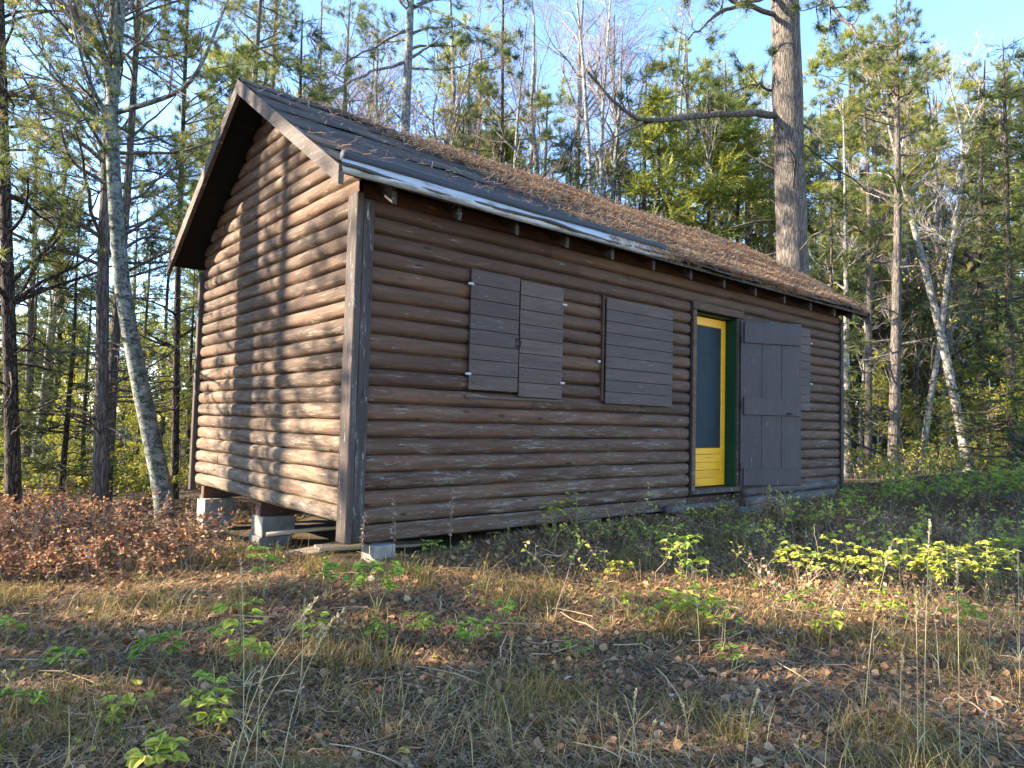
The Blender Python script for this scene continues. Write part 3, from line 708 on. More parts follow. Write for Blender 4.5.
A = on_slope(xs, ds, 0.040+rng.uniform(0, .035, N)); B = on_slope(xs+np.cos(an)*ln, ds+np.sin(an)*ln, 0.040+rng.uniform(0, .06, N))
wv = np.stack([-np.sin(an), -np.cos(an)*cs, -np.cos(an)*SL*cs], 1)*0.0028
V = np.stack([A-wv, A+wv, B+wv, B-wv], 1); F = np.arange(N*4).reshape(-1, 4); mb.add(V.reshape(-1, 3), F, np.repeat(rng.random(N)**1.1, 4))
n2 = 2600; xh = rng.uniform(2.6, L_+OG-.05, n2); xh = xh[np.sin(xh*2.3)+np.sin(xh*5.1+1)+rng.normal(0, .8, len(xh)) > -.3]; n2 = len(xh)
A = on_slope(xh, np.full(n2, SLEN-.02), .045+rng.uniform(0, .02, n2)); B = A+np.stack([rng.normal(0, .03, n2), -rng.uniform(.01, .07, n2), -rng.uniform(.02, .10, n2)], 1); wv = np.array([[.0025, 0, 0]])
mb.add(np.stack([A-wv, A+wv, B+wv, B-wv], 1).reshape(-1, 3), np.arange(n2*4).reshape(-1, 4), np.repeat(rng.random(n2), 4))
M['roof_needle'] = mat('roof_needle', tint=[(0, (0.16, 0.062, 0.024)), (0.5, (0.46, 0.205, 0.078)), (1, (0.72, 0.44, 0.21))], rough=0.75)
o = mb.build('needle_litter', M['roof_needle']); tag(o, 'orange brown fallen pine needles lying thick on the cabin roof', 'pine needles', kind='stuff')

# =================================================================== trees
TUFT = [tuft_template(32, 0.135, 0.0065, 1.35, s) for s in range(3)]
TUFT_L = [tuft_template(20, 0.17, 0.013, 1.35, s+5) for s in range(3)]
SPRAY = [spray_template(14, 0.15, 0.035, 0.012, s) for s in range(2)]
SPRAY_L = [spray_template(7, 0.24, 0.065, 0.030, s+3) for s in range(2)]

def scatter(mb, temps, P, D, scale, T):
    sel = rng.integers(0, len(temps), len(P))
    for i, (tv, tf) in enumerate(temps):
        k = sel == i
        if k.sum(): place(mb, tv, tf, P[k], frames(D[k], rng.uniform(0, 6.28, k.sum())), scale[k], T[k])

def trunk_line(h, lean=0.02, wob=0.03, m=22):
    z = np.linspace(-0.25, h, m); a = rng.uniform(0, 6.28)
    x = np.cumsum(rng.normal(0, wob, m))*0.35; y = np.cumsum(rng.normal(0, wob, m))*0.35
    x -= x[0]; y -= y[0]
    return np.stack([x+lean*z*math.cos(a), y+lean*z*math.sin(a), z], 1)
def trunk_r(P, r0, r1=0.015, flare=0.25):
    t = np.linspace(0, 1, len(P)); return r0*(1-t)**0.75*(1+flare*np.exp(-t*len(P)*.9))*0.97+r1

def pine(P, r0, crown0=0.45, nl=34, ll=2.3, tufts=TUFT, dead=10, tpt=4, density=1.0, sides=12, lump=True):
    """a tall pine: trunk with limbs; tufted needle crown. returns two MBs"""
    tr = MB(); cr = MB(); R = trunk_r(P, r0)
    R = R*(1+0.03*rng.normal(size=len(R)))
    tubes(tr, P, R, sides)
    m = P[None]; Rm = R[None]
    La, Ra = children(m, Rm, nl, ll, 1.25, 0.03, 8, 0.12, crown0, 0.985, 0.3, 0.42, lenfall=0.55)
    Ra = np.minimum(Ra, 0.045)
    tubes(tr, La, Ra, 6)
    if dead:
        Da, Dr = children(m, Rm, dead, ll*0.55, 1.35, -0.05, 6, 0.16, min(0.12, crown0-.05), crown0, 0.3, 0.25, lenfall=0.1)
        Dr = np.minimum(Dr, .018); tubes(tr, Da, Dr, 4)
        Dt, Dtr = children(Da, Dr, 3, ll*.25, .8, 0, 4, .2, .3, 1, .4, .5); tubes(tr, Dt, Dtr, 3)
    Lb, Rb = children(La, Ra, 5, ll*0.42, 0.85, 0.10, 5, 0.16, 0.25, 1.0, 0.4, 0.5, flat=True)
    tubes(tr, Lb, Rb, 4)
    ends = np.concatenate([Lb, La[:, 3:]], 0)
    Lc, Rc = children(Lb, Rb, 3, ll*0.17, 0.8, 0.16, 4, 0.15, 0.25, 1.0, 0.5, 0.6)
    tubes(tr, Lc, Rc, 3)
    tip = np.concatenate([Lc[:, -1], Lb[:, -1], Lc[:, 2], La[:, -1]]); dr = np.concatenate([Lc[:, -1]-Lc[:, -2], Lb[:, -1]-Lb[:, -2], Lc[:, 2]-Lc[:, 1], La[:, -1]-La[:, -2]])
    dr = dr/(np.linalg.norm(dr, axis=1, keepdims=True)+1e-9); dr[:, 2] += 0.25
    k = rng.random(len(tip)) < density; tip = tip[k]; dr = dr[k]
    T = np.clip(rng.normal(.45, .2, len(tip)), 0, 1); T[rng.random(len(tip)) < .06] = 1
    scatter(cr, tufts, tip, dr, rng.uniform(.75, 1.25, len(tip)), T)
    return tr, cr

def spruce(h, r0, wid, nb=90, temps=SPRAY, low=0.06, spt=6, bare=0.0, T0=.45, P=None, ragged=0.3):
    tr = MB(); cr = MB(); P = trunk_line(h, 0.01, 0.015) if P is None else P; R = trunk_r(P, r0, 0.006); tubes(tr, P, R, 8)
    t = np.sort(rng.uniform(low, 0.985, nb)); az = rng.uniform(0, 6.28, nb)
    L = wid*(1-t)**0.8*rng.uniform(1-ragged, 1.1, nb)+0.12
    K = 7; s = np.linspace(0, 1, K)
    d = np.stack([np.cos(az), np.sin(az)], 1)
    ti = t*(len(P)-1); i = ti.astype(int); f = (ti-i)[:, None]; B = P[i]*(1-f)+P[np.minimum(i+1, len(P)-1)]*f
    Q = np.zeros((nb, K, 3)); droop = rng.uniform(.15, .45, nb)-t*.55
    for k in range(K):
        Q[:, k, :2] = B[:, :2]+d*(L*s[k])[:, None]; Q[:, k, 2] = B[:, 2]-L*droop*s[k]+L*.22*s[k]**2
    Q[:, 1:] += rng.normal(0, .02, (nb, K-1, 3)); Rb = np.maximum(L[:, None]*0.013*(1-s*.8)[None], .003)
    tubes(tr, Q, Rb, 4)
    n2 = 9
    Lb, R2 = children(Q, Rb, n2, wid*.34, 0.95, -0.03, 4, .1, .12, 1.0, .4, .5, flat=True, lenfall=.55)
    tubes(tr, Lb, R2, 3)
    tt = rng.uniform(.05, 1, (len(Lb), spt))*(3-1e-3); i = tt.astype(int); f = (tt-i)[..., None]; ii = np.arange(len(Lb))[:, None]
    pos = (Lb[ii, i]*(1-f)+Lb[ii, i+1]*f).reshape(-1, 3); dr = (Lb[ii, i+1]-Lb[ii, i]).reshape(-1, 3); dr /= np.linalg.norm(dr, axis=1, keepdims=True)+1e-9
    dr += rng.normal(0, .45, dr.shape)*np.array([1, 1, .35])
    # sprays straight on the branch too
    tq = rng.uniform(.3, 1, (nb, 10))*(K-1-1e-3); i = tq.astype(int); f = (tq-i)[..., None]; ii = np.arange(nb)[:, None]
    p2 = (Q[ii, i]*(1-f)+Q[ii, i+1]*f).reshape(-1, 3); d2 = (Q[ii, i+1]-Q[ii, i]).reshape(-1, 3); d2 /= np.linalg.norm(d2, axis=1, keepdims=True)+1e-9; d2 += rng.normal(0, .5, d2.shape)
    pos = np.concatenate([pos, p2]); dr = np.concatenate([dr, d2])
    dr += 1e-4
    # keep the flat spray roughly level
    T = np.clip(rng.normal(T0, .2, len(pos)), 0, 1); sel = rng.integers(0, len(temps), len(pos))
    for j, (tv, tf) in enumerate(temps):
        k = sel == j; place(cr, tv, tf, pos[k], frames(dr[k], rng.normal(0, .7, k.sum())), rng.uniform(.8, 1.35, k.sum()), T[k])
    return tr, cr

def broad(P, r0, n1=14, l1=2.6, leaves=0, crown0=.3, twig=True, sides=10, n3=5, n4=3, up=.16, lsize=.05, ang=.75):
    """leafless or thin leaved broadleaf tree; returns trunk, crown twigs, leaves"""
    tr = MB(); tw = MB(); lf = MB(); R = trunk_r(P, r0, .012); tubes(tr, P, R, sides); m = P[None]; Rm = R[None]
    A, Ra = children(m, Rm, n1, l1, ang, up, 8, .13, crown0, .97, .25, .55, lenfall=.5); Ra = np.minimum(Ra, r0*.5); tubes(tr, A, Ra, 6)
    B, Rb = children(A, Ra, 5, l1*.5, .7, .1, 6, .15, .2, 1, .3, .5); tubes(tw, B, Rb, 4, rng.random(len(B)))
    Cc, Rc = children(B, Rb, n3, l1*.26, .65, .08, 4, .15, .2, 1, .4, .5); tubes(tw, Cc, np.maximum(Rc, .003), 3, rng.random(len(Cc)))
    if n4:
        D, Rd = children(Cc, Rc, n4, l1*.14, .6, .06, 3, .12, .2, 1, .5, .5); tubes(tw, D, np.maximum(Rd, .0025), 3, rng.random(len(D)))
    else: D = Cc
    if leaves:
        k = rng.integers(0, len(D), leaves); j = rng.integers(1, D.shape[1], leaves); pos = D[k, j]
        place(lf, LEAF_S[0], LEAF_S[1], pos, frames(rng.normal(size=(leaves, 3))+np.array([0, 0, -.3]), rng.uniform(0, 6.28, leaves)), rng.uniform(.7, 1.3, leaves)*lsize, np.clip(rng.normal(.5, .25, leaves), 0, 1))
    return tr, tw, lf

class Kind:
    """meshes of one tree, ready to be linked many times"""
    def __init__(s, name, cat, parts): s.name = name; s.cat = cat; s.parts = parts
    def put(s, x, y, rz, sc_, label, group=None, z=None, tilt=0.0):
        o = bpy.data.objects.new(s.name, None); C.objects.link(o); zz = float(ground_h(x, y)) if z is None else z
        o.location = (x, y, zz); o.rotation_euler = (tilt, 0, rz); o.scale = (sc_, sc_, sc_) if not isinstance(sc_, tuple) else sc_; tag(o, label, s.cat, group)
        for pn, me in s.parts:
            c = bpy.data.objects.new(pn, me); C.objects.link(c); c.parent = o
        return o
def mkpine(P, *a, bark='pine_bark', nd='needle', **k):
    t, c = pine(P, *a, **k); return Kind('pine_tree', 'pine tree', [('trunk', t.data('pine_trunk', M[bark])), ('crown', c.data('pine_crown', M[nd], False))])
def mkspruce(*a, nd='spruce', bark='dark_bark', **k):
    t, c = spruce(*a, **k); return Kind('spruce_tree', 'spruce tree', [('trunk', t.data('spruce_trunk', M[bark])), ('crown', c.data('spruce_crown', M[nd], False))])
def mkbroad(name, cat, P, r0, bark, tw='twig', lm='ylw_leaf', **k):
    t, c, l = broad(P, r0, **k); ps = [('trunk', t.data(name+'_trunk', M[bark])), ('crown', c.data(name+'_twigs', M[tw]))]
    if l.n: ps.append(('leaves', l.data(name+'_leaves', M[lm], False)))
    return Kind(name, cat, ps)

K_pine = [mkpine(trunk_line(15, .02, .03), .15, .38, 40, 2.5), mkpine(trunk_line(14, .03, .04), .13, .30, 44, 2.2), mkpine(trunk_line(12, .02, .03), .11, .35, 36, 2.0)]
K_pine_far = [mkpine(trunk_line(14, .02, .03), .14, .30, 44, 2.1, tufts=TUFT_L, dead=6), mkpine(trunk_line(12, .03, .03), .12, .2, 46, 1.9, tufts=TUFT_L, dead=4)]
K_pine_ylw = [mkpine(trunk_line(12, .02, .03), .12, .22, 48, 1.8, tufts=TUFT_L, dead=6, nd='light_fir'), mkpine(trunk_line(11, .02, .03), .11, .15, 50, 1.9, tufts=TUFT_L, dead=3, nd='light_fir')]
K_spruce = [mkspruce(9, .10, 1.7, 100), mkspruce(7.5, .08, 1.5, 85), mkspruce(6, .06, 1.15, 70, low=.1, spt=5)]
K_spruce_far = [mkspruce(11, .12, 1.9, 90, SPRAY_L, spt=4), mkspruce(9, .1, 1.9, 80, SPRAY_L, spt=4, ragged=.5)]
K_fir_light = [mkspruce(9, .09, 1.8, 85, SPRAY_L, spt=5, nd='light_fir', ragged=.45), mkspruce(7, .07, 1.5, 70, SPRAY_L, spt=5, nd='light_fir', ragged=.5)]
K_birch = [mkbroad('birch_tree', 'birch tree', trunk_line(12, .05, .06), .11, 'birch_bark', 'pale_twig', n1=13, l1=3.0, crown0=.35, up=.2, ang=.6), mkbroad('birch_tree', 'birch tree', trunk_line(10, .06, .07), .08, 'birch_bark', 'pale_twig', n1=11, l1=2.5, crown0=.35, up=.2, ang=.6, leaves=600)]
K_bare = [mkbroad('bare_tree', 'tree', trunk_line(10, .05, .06), .09, 'grey_bark', n1=16, l1=2.8, crown0=.25), mkbroad('bare_tree', 'tree', trunk_line(8, .06, .08), .07, 'grey_bark', n1=15, l1=2.4, crown0=.15, leaves=900, lm='ylw_leaf')]
K_leafy = [mkbroad('young_tree', 'tree', trunk_line(5.5, .06, .08), .045, 'grey_bark', n1=22, l1=1.6, crown0=.06, leaves=8000, lsize=.06, n4=2, lm='ylw_leaf', ang=1.0), mkbroad('young_tree', 'tree', trunk_line(4.0, .06, .08), .035, 'grey_bark', n1=22, l1=1.4, crown0=.05, leaves=7000, lsize=.06, n4=2, lm='green_leaf', ang=1.0)]

def at(px, depth):
    p = pix(px, 400, depth); return float(p[0]), float(p[1])
def custom_line(pts, depth, m=22, dl=0.0):
    """trunk centre line through picture points at one distance, started below ground"""
    W = [pix(a, b, depth+dl*i) for i, (a, b) in enumerate(pts)]
    x, y = W[0][0], W[0][1]; gz = float(ground_h(x, y)); W = [np.array([x, y, gz-.25])]+[w_ for w_ in W if w_[2] > gz+.05]
    return smooth_line(W, m)-np.array([x, y, gz]), (x, y, gz)

# --- the named trees
# large red pine right of the roof, its long crooked limb reaching left
D0 = 13.0
P, loc = custom_line([(795, 470), (793, 275), (789, 150), (785, 0), (781, -150), (778, -330)], D0, 30)
P = P[:26]
t, c = pine(P, .33, .62, 26, 3.2, dead=10)
t2 = MB(); t2.V = t.V; t2.F = t.F; t2.T = t.T; t2.n = t.n
R = np.interp(np.linspace(0, 1, 30), [0, .5, 1], [.305, .265, .21]); PP = custom_line([(795, 470), (793, 275), (789, 150), (785, 0), (781, -150), (778, -330)], D0, 30)[0]
tubes(t2, PP, R*(1+.02*rng.normal(size=30)), 20)
def limb(mb, cr, pts, depths, r0, r1, loc, tips=5, sub=7, sl_=.6, tuf=True, m=16, dens=1.0):
    Wp = smooth_line([pix(a, b, d) for (a, b), d in zip(pts, depths)], m)-np.array(loc)
    Wp[1:-1] += rng.normal(0, .012, Wp[1:-1].shape)
    rr_ = np.linspace(r0, r1, m); tubes(mb, Wp, rr_, 8)
    A, Ra = children(Wp[None], rr_[None], sub, sl_, .8, .06, 6, .2, .25, 1, .35, .5, lenfall=.2); tubes(mb, A, Ra, 5)
    B, Rb = children(A, Ra, 3, sl_*.5, .8, .08, 5, .2, .2, 1, .4, .55); tubes(mb, B, Rb, 4)
    if tuf:
        tip = np.concatenate([B[:, -1], A[:, -1], B[:, 2]]); dr = np.concatenate([B[:, -1]-B[:, -2], A[:, -1]-A[:, -2], B[:, 2]-B[:, 1]]); dr /= np.linalg.norm(dr, axis=1, keepdims=True); dr[:, 2] += .3
        k = rng.random(len(tip)) < dens; tip = tip[k]; dr = dr[k]
        for _ in range(2): scatter(cr, TUFT, tip+rng.normal(0, .03, tip.shape), dr+rng.normal(0, .2, dr.shape), rng.uniform(1.0, 1.5, len(tip)), np.clip(rng.normal(.3, .2, len(tip)), 0, 1))
limb(t2, c, [(780, 115), (740, 113), (700, 116), (660, 121), (635, 121), (618, 108), (600, 88), (588, 72)], [13, 12.6, 12.2, 11.8, 11.6, 11.5, 11.4, 11.3], .075, .02, loc, sub=9, sl_=.75, dens=.35)
limb(t2, c, [(700, 114), (660, 118), (632, 128), (615, 138), (600, 146)], [12.2, 11.9, 11.7, 11.5, 11.4], .04, .012, loc, sub=5, sl_=.5, tuf=False)
limb(t2, c, [(778, -10), (745, 5), (715, 12), (700, 32), (688, 40)], [13, 12.4, 11.8, 11.3, 11], .05, .012, loc, sub=9, sl_=.7, dens=.5)
limb(t2, c, [(792, -25), (820, -12), (850, 30), (880, 52), (905, 40)], [13, 12.2, 11.6, 11.2, 11], .05, .012, loc, sub=9, sl_=.8)
limb(t2, c, [(790, 118), (812, 130), (835, 150)], [13, 12.8, 12.5], .03, .008, loc, sub=4, sl_=.5, dens=.6)
limb(t2, c, [(778, 95), (755, 82), (735, 92), (715, 100)], [13.2, 13, 13, 13], .03, .008, loc, sub=9, sl_=.7)
Kbig = Kind('pine_tree', 'pine tree', [('trunk', t2.data('pine_trunk', M['pine_bark'])), ('crown', c.data('pine_crown', M['needle'], False))])
Kbig.put(loc[0], loc[1], 0, 1, 'thickest pine trunk rising behind the right end of the roof with a crooked limb', z=loc[2])

def custom_pine(pts, depth, r0, label, crown0=.4, nl=30, ll=2.0, dead=12, extra=None, bark='pine_bark', density=1.0, group=None):
    P, loc = custom_line(pts, depth, 26); t, c = pine(P, r0, crown0, nl, ll, dead=dead, density=density)
    if extra: extra(t, c, loc)
    k = Kind('pine_tree', 'pine tree', [('trunk', t.data('pine_trunk', M[bark])), ('crown', c.data('pine_crown', M['needle'], False))]); return k.put(loc[0], loc[1], 0, 1, label, group, z=loc[2])
custom_pine([(14, 500), (7, 260), (0, 0), (-6, -250)], 9.5, .085, 'dark pine trunk at the far left edge of the clearing', .28, 46, 2.4, bark='dark_bark')
custom_pine([(101, 518), (103, 260), (108, 130), (114, 0), (120, -220)], 10.2, .095, 'straight brown pine trunk standing just left of the leaning grey birch', .30, 50, 2.6)
custom_pine([(106, 500), (117, 310), (127, 200), (139, 0), (148, -200)], 11.5, .075, 'slim pine leaning right behind the leaning grey birch', .32, 46, 2.4)
custom_pine([(174, 515), (178, 260), (184, 100), (190, -60)], 13.5, .065, 'thin dark pine stem between the leaning birch and the gable', .25, 42, 2.1, bark='dark_bark')
def ext(t, c, loc):
    limb(t, c, [(405, 62), (370, 72), (345, 85), (320, 100)], [14, 13.6, 13.3, 13], .035, .01, loc, sub=7, sl_=.7, dens=.3)
    limb(t, c, [(405, 30), (370, 50), (345, 60), (330, 90)], [14, 14, 14, 14], .03, .01, loc, sub=6, sl_=.6, dens=.4)
    limb(t, c, [(412, 5), (440, 12), (470, 28), (500, 36), (520, 50)], [14, 13.7, 13.4, 13.2, 13], .032, .01, loc, sub=7, sl_=.7, dens=.5)
    limb(t, c, [(412, 68), (445, 70), (470, 64), (495, 55)], [14, 13.8, 13.5, 13.4], .025, .008, loc, sub=6, sl_=.6, dens=.2)
custom_pine([(405, 480), (405, 130), (411, 0), (415, -160)], 14, .15, 'grey pine trunk rising behind the middle of the roof ridge', .66, 26, 2.3, dead=16, extra=ext, bark='grey_bark')
custom_pine([(893, 492), (896, 330), (898, 230), (897, 100), (896, 0)], 16, .125, 'straight brown pine trunk seen past the right corner of the cabin', .5, 32, 1.7)
custom_pine([(868, 487), (869, 330), (870, 230), (864, 100), (862, 40)], 19, .09, 'slim pine trunk close beside the cabin right corner', .45, 34, 1.8)
custom_pine([(982, 455), (981, 330), (980, 200), (985, 60)], 22, .13, 'dark straight pine trunk behind the leaning birches on the right', .4, 34, 2.0, bark='dark_bark')
custom_pine([(502, 440), (502, 165), (503, 0), (504, -80)], 19, .07, 'thin dark pine stem between the grey pine and the twin birches', .5, 28, 1.6, bark='dark_bark')

# leaning birch with the fork at left
P, loc = custom_line([(168, 515), (152, 440), (137, 370), (122, 290), (115, 200), (111, 120), (112, 80), (120, 30), (122, -40), (128, -150)], 9.0, 30)
t, tw, lf = broad(P, .095, n1=12, l1=2.2, crown0=.55, n3=4, n4=2, leaves=250, up=.12)
R = trunk_r(P, .095, .03, .2); tubes(t, P, R, 14)
def blimb(t, tw, pts, depths, r0, r1, loc, m=16, sub=7, sl_=.9):
    Wp = smooth_line([pix(a, b, d) for (a, b), d in zip(pts, depths)], m)-np.array(loc); rr_ = np.linspace(r0, r1, m); tubes(t, Wp, rr_, 8)
    A, Ra = children(Wp[None], rr_[None], sub, sl_, .7, .1, 6, .14, .2, 1, .3, .5); tubes(tw, A, Ra, 5, rng.random(len(A)))
    B, Rb = children(A, Ra, 4, sl_*.5, .7, .08, 5, .15, .2, 1, .4, .55); tubes(tw, B, Rb, 3, rng.random(len(B)))
    Cc, Rc = children(B, Rb, 3, sl_*.28, .7, .08, 4, .15, .2, 1, .4, .55); tubes(tw, Cc, Rc, 3, rng.random(len(Cc)))
blimb(t, tw, [(111, 90), (105, 55), (88, 30), (70, 12), (50, -8), (30, -40)], [9, 8.9, 8.7, 8.6, 8.5, 8.4], .06, .02, loc)
blimb(t, tw, [(118, 112), (140, 106), (165, 98), (185, 90), (197, 75), (208, 50), (222, 15), (235, -20)], [9, 8.9, 8.8, 8.7, 8.6, 8.6, 8.6, 8.6], .035, .012, loc)
blimb(t, tw, [(112, 115), (95, 98), (70, 85), (40, 78), (10, 70)], [9, 9.1, 9.2, 9.3, 9.4], .03, .01, loc)
blimb(t, tw, [(113, 125), (85, 118), (55, 112), (20, 100)], [9, 8.9, 8.7, 8.5], .02, .007, loc)
blimb(t, tw, [(118, 185), (85, 178), (50, 172), (15, 160)], [9, 9, 9, 9], .016, .006, loc)
Kind('birch_tree', 'birch tree', [('trunk', t.data('birch_trunk', M['lichen_birch'])), ('crown', tw.data('birch_twigs', M['twig'])), ('leaves', lf.data('birch_leaves', M['ylw_leaf'], False))]).put(loc[0], loc[1], 0, 1, 'leaning grey-green birch with forked top, left of the cabin gable', z=loc[2])
def custom_birch(pts, depth, r0, label, limbs=(), bark='birch_bark', n1=9, l1=2.2, crown0=.5, leaves=0, tw_='pale_twig', tips=.02):
    P, loc = custom_line(pts, depth, 28); t, tw, lf = broad(P, r0, n1=n1, l1=l1, crown0=crown0, n3=4, n4=2, leaves=leaves, up=.14)
    for l, d, a, b in limbs: blimb(t, tw, l, d, a, b, loc, sub=6, sl_=1.1)
    ps = [('trunk', t.data('birch_trunk', M[bark])), ('crown', tw.data('birch_twigs', M[tw_]))]
    if lf.n: ps.append(('leaves', lf.data('birch_leaves', M['ylw_leaf'], False)))
    Kind('birch_tree', 'birch tree', ps).put(loc[0], loc[1], 0, 1, label, z=loc[2])
custom_birch([(968, 465), (955, 400), (940, 330), (925, 270), (912, 220), (900, 170), (885, 110), (876, 60)], 17, .115, 'white birch leaning left, its trunk curving up past the cabin right end', [([(905, 195), (925, 178), (950, 140), (965, 120)], [17]*4, .03, .009), ([(889, 125), (905, 100), (925, 72)], [17]*3, .025, .008), ([(888, 120), (870, 92), (862, 60)], [17]*3, .028, .008)])
custom_birch([(922, 462), (930, 400), (940, 345), (948, 270), (956, 220), (962, 170), (963, 128), (951, 95), (945, 60)], 20, .09, 'pale birch leaning right, crossing the other leaning birch', [([(962, 135), (975, 110), (985, 80)], [20]*3, .035, .01), ([(962, 180), (940, 195), (920, 215)], [20]*3, .02, .008)])
custom_birch([(592, 460), (591, 190), (586, 110), (583, 60), (577, 0), (570, -60)], 22, .12, 'left one of the twin white birches behind the roof', l1=2.6)
custom_birch([(603, 460), (601, 190), (602, 120), (606, 60), (611, 0), (612, -60)], 22.5, .10, 'right one of the twin white birches behind the roof', l1=2.6)
custom_birch([(848, 480), (846, 300), (845, 180), (843, 100)], 18, .08, 'slender white birch standing tight against the cabin right corner', n1=8, l1=1.5)
custom_birch([(520, 440), (514, 170), (520, 90), (527, 20)], 17, .07, 'bare grey tree with crooked branches behind the ridge', bark='grey_bark', tw_='twig', n1=12, l1=2.4, crown0=.4)
custom_birch([(735, 440), (712, 170), (700, 130), (690, 90)], 24, .08, 'white birch slanting left among the sunlit pines', n1=10, l1=2.0, crown0=.4)
custom_birch([(318, 440), (320, 90), (321, 30), (323, -30)], 20, .09, 'pale birch stem behind the front part of the ridge', n1=10, l1=2.4, crown0=.45)

# --- repeated trees around
def put(k, px, depth, label, group=None, s=1.0, rz=None):
    x, y = at(px, depth); return k.put(x, y, random.uniform(0, 6.28) if rz is None else rz, s*random.uniform(.95, 1.05), label, group)
def topy(k, h, px, depth, py):   # scale so that the top stands at that height in the picture
    x, y = at(px, depth); gz = float(ground_h(x, y)); zt = pix(px, py, depth)[2]; return (zt-gz)/h
HT = {}
def put_top(k, h, px, depth, py, label, group=None):
    s = topy(k, h, px, depth, py); return put(k, px, depth, label, group, s)
put_top(K_spruce[0], 9, 290, 17, -10, 'dark narrow spruce behind the gable peak of the roof')
put_top(K_spruce[1], 7.5, 565, 19, 112, 'dark bushy spruce low behind the ridge left of the twin birches')
put_top(K_spruce[0], 9, 640, 24, 62, 'dark spire of a spruce right of the twin birches')
put_top(K_spruce[0], 9, 1012, 15, 10, 'tall dark spruce cut by the right edge of the view')
put_top(K_spruce[1], 7.5, 1042, 12.5, 120, 'lower dark spruce at the right edge before the tall one')
put_top(K_spruce[2], 6, 832, 16.5, 190, 'young spruce peeking out behind the cabin right corner')
put_top(K_spruce[2], 6, 66, 11, 200, 'thin young spruce between the dark left pine and the brown pine')
put_top(K_spruce[1], 7.5, -22, 10, 160, 'dark spruce at the left edge of the view')
put_top(K_spruce[0], 9, 455, 22, 90, 'dark green spruce right of the grey pine trunk')
G1 = 'sunlit pines behind the cabin'
for i, (px, d, py) in enumerate([(690, 27, 45), (722, 30, 52), (750, 28, 80), (665, 31, 95), (820, 22, 90), (850, 25, 30), (880, 24, 8), (912, 27, 20), (842, 30, 70), (940, 30, 60), (1010, 26, 40), (470, 27, 30), (445, 30, 60), (535, 30, 100), (240, 30, 20), (270, 26, 60), (215, 24, 40)]):
    k = K_pine_ylw[i % 2]; put_top(k, (12, 11)[i % 2], px, d, py, 'yellow-green sunlit pine in the row behind the cabin', G1)
for i, (px, d, py) in enumerate([(655, 22, 100), (705, 24, 95), (740, 25, 110), (795, 30, 130), (905, 33, 90), (985, 28, 120), (610, 29, 150), (490, 24, 130), (1030, 20, 150)]):
    k = K_fir_light[i % 2]; put_top(k, (9, 7)[i % 2], px, d, py, 'light green fir among the trees behind the cabin', 'light green firs behind the cabin')
G2 = 'pines with open crowns around the clearing'
for i, (px, d) in enumerate([(-60, 12), (228, 17), (30, 21), (330, 22), (-110, 17), (200, 24), (262, 19), (60, 28), (130, 30)]):
    put(K_pine[i % 3], px, d, 'open-crowned pine in the woods left of the cabin', G2)
for i, (px, d, py) in enumerate([(30, 22, 230), (85, 17, 260), (140, 21, 240), (190, 19, 250), (50, 28, 200), (165, 30, 200), (5, 16, 270), (115, 26, 280), (215, 26, 180)]):
    if i % 2: put_top(K_spruce[i % 3], (9, 7.5, 6)[i % 3], px, d, py, 'dark spruce in the shade left of the cabin', 'shaded spruces left of the cabin')
    else: put_top(K_spruce_far[i % 2], 11, px, d, py, 'dark spruce in the shade left of the cabin', 'shaded spruces left of the cabin')
for i, (px, d, py) in enumerate([(20, 20, 380), (60, 15, 400), (130, 16, 390), (160, 24, 330), (90, 24, 350), (185, 17, 380), (0, 26, 330), (45, 30, 320), (120, 32, 310), (190, 28, 320), (75, 13.5, 430), (150, 13, 430), (215, 18, 400), (10, 14, 420)]):
    put_top(K_leafy[0], 5.5, px, d, py, 'small yellow-leaved tree among the trunks left of the cabin', 'yellow-leaved young trees at left')
G3 = 'spruces in the woods at right'
for i, (px, d, py) in enumerate([(860, 24, 260), (915, 22, 280), (945, 25, 250), (1000, 20, 260), (975, 30, 200), (880, 30, 230), (1045, 17, 200), (930, 32, 180), (1060, 24, 60), (852, 33, 190), (900, 27, 330)]):
    put_top((K_spruce+K_spruce_far)[i % 5], (9, 7.5, 6, 11, 9)[i % 5], px, d, py, 'dark spruce in the woods right of the cabin', G3)
for i, (px, d, py) in enumerate([(875, 21, 370), (905, 18, 380), (950, 20, 390), (990, 17, 380), (1020, 15, 370), (860, 27, 330), (930, 26, 330), (1000, 28, 300), (970, 23, 350), (1040, 19, 330)]):
    put_top(K_leafy[i % 2], (5.5, 4.0)[i % 2], px, d, py, 'small leafy tree in the woods right of the cabin', 'leafy young trees at right')
G4 = 'bare twiggy trees behind the cabin'
for i, (px, d, py) in enumerate([(550, 25, 0), (570, 28, -30), (625, 26, 20), (650, 30, 10), (350, 24, 0), (380, 26, 10), (430, 25, -20), (520, 28, 10), (770, 26, 60), (950, 24, 70), (975, 27, 60), (995, 30, 50), (930, 29, 90), (475, 22, 30), (600, 24, 0), (690, 34, 20), (340, 19, 60), (360, 30, 50), (920, 23, 120)]):
    put_top(K_bare[0] if i % 3 else K_bare[1], 10 if i % 3 else 8, px, d, py, 'leafless reddish twigged tree behind the cabin', G4)
for i, (px, d, py) in enumerate([(875, 26, 180), (915, 29, 120), (1005, 23, 150), (858, 22, 260), (780, 29, 90), (750, 32, 100), (40, 25, 80), (210, 30, 60), (900, 21, 260), (940, 23, 200), (885, 32, 120)]):
    put_top(K_birch[i % 2], (12, 10)[i % 2], px, d, py, 'thin white birch deep in the woods', 'thin birches deep in the woods')
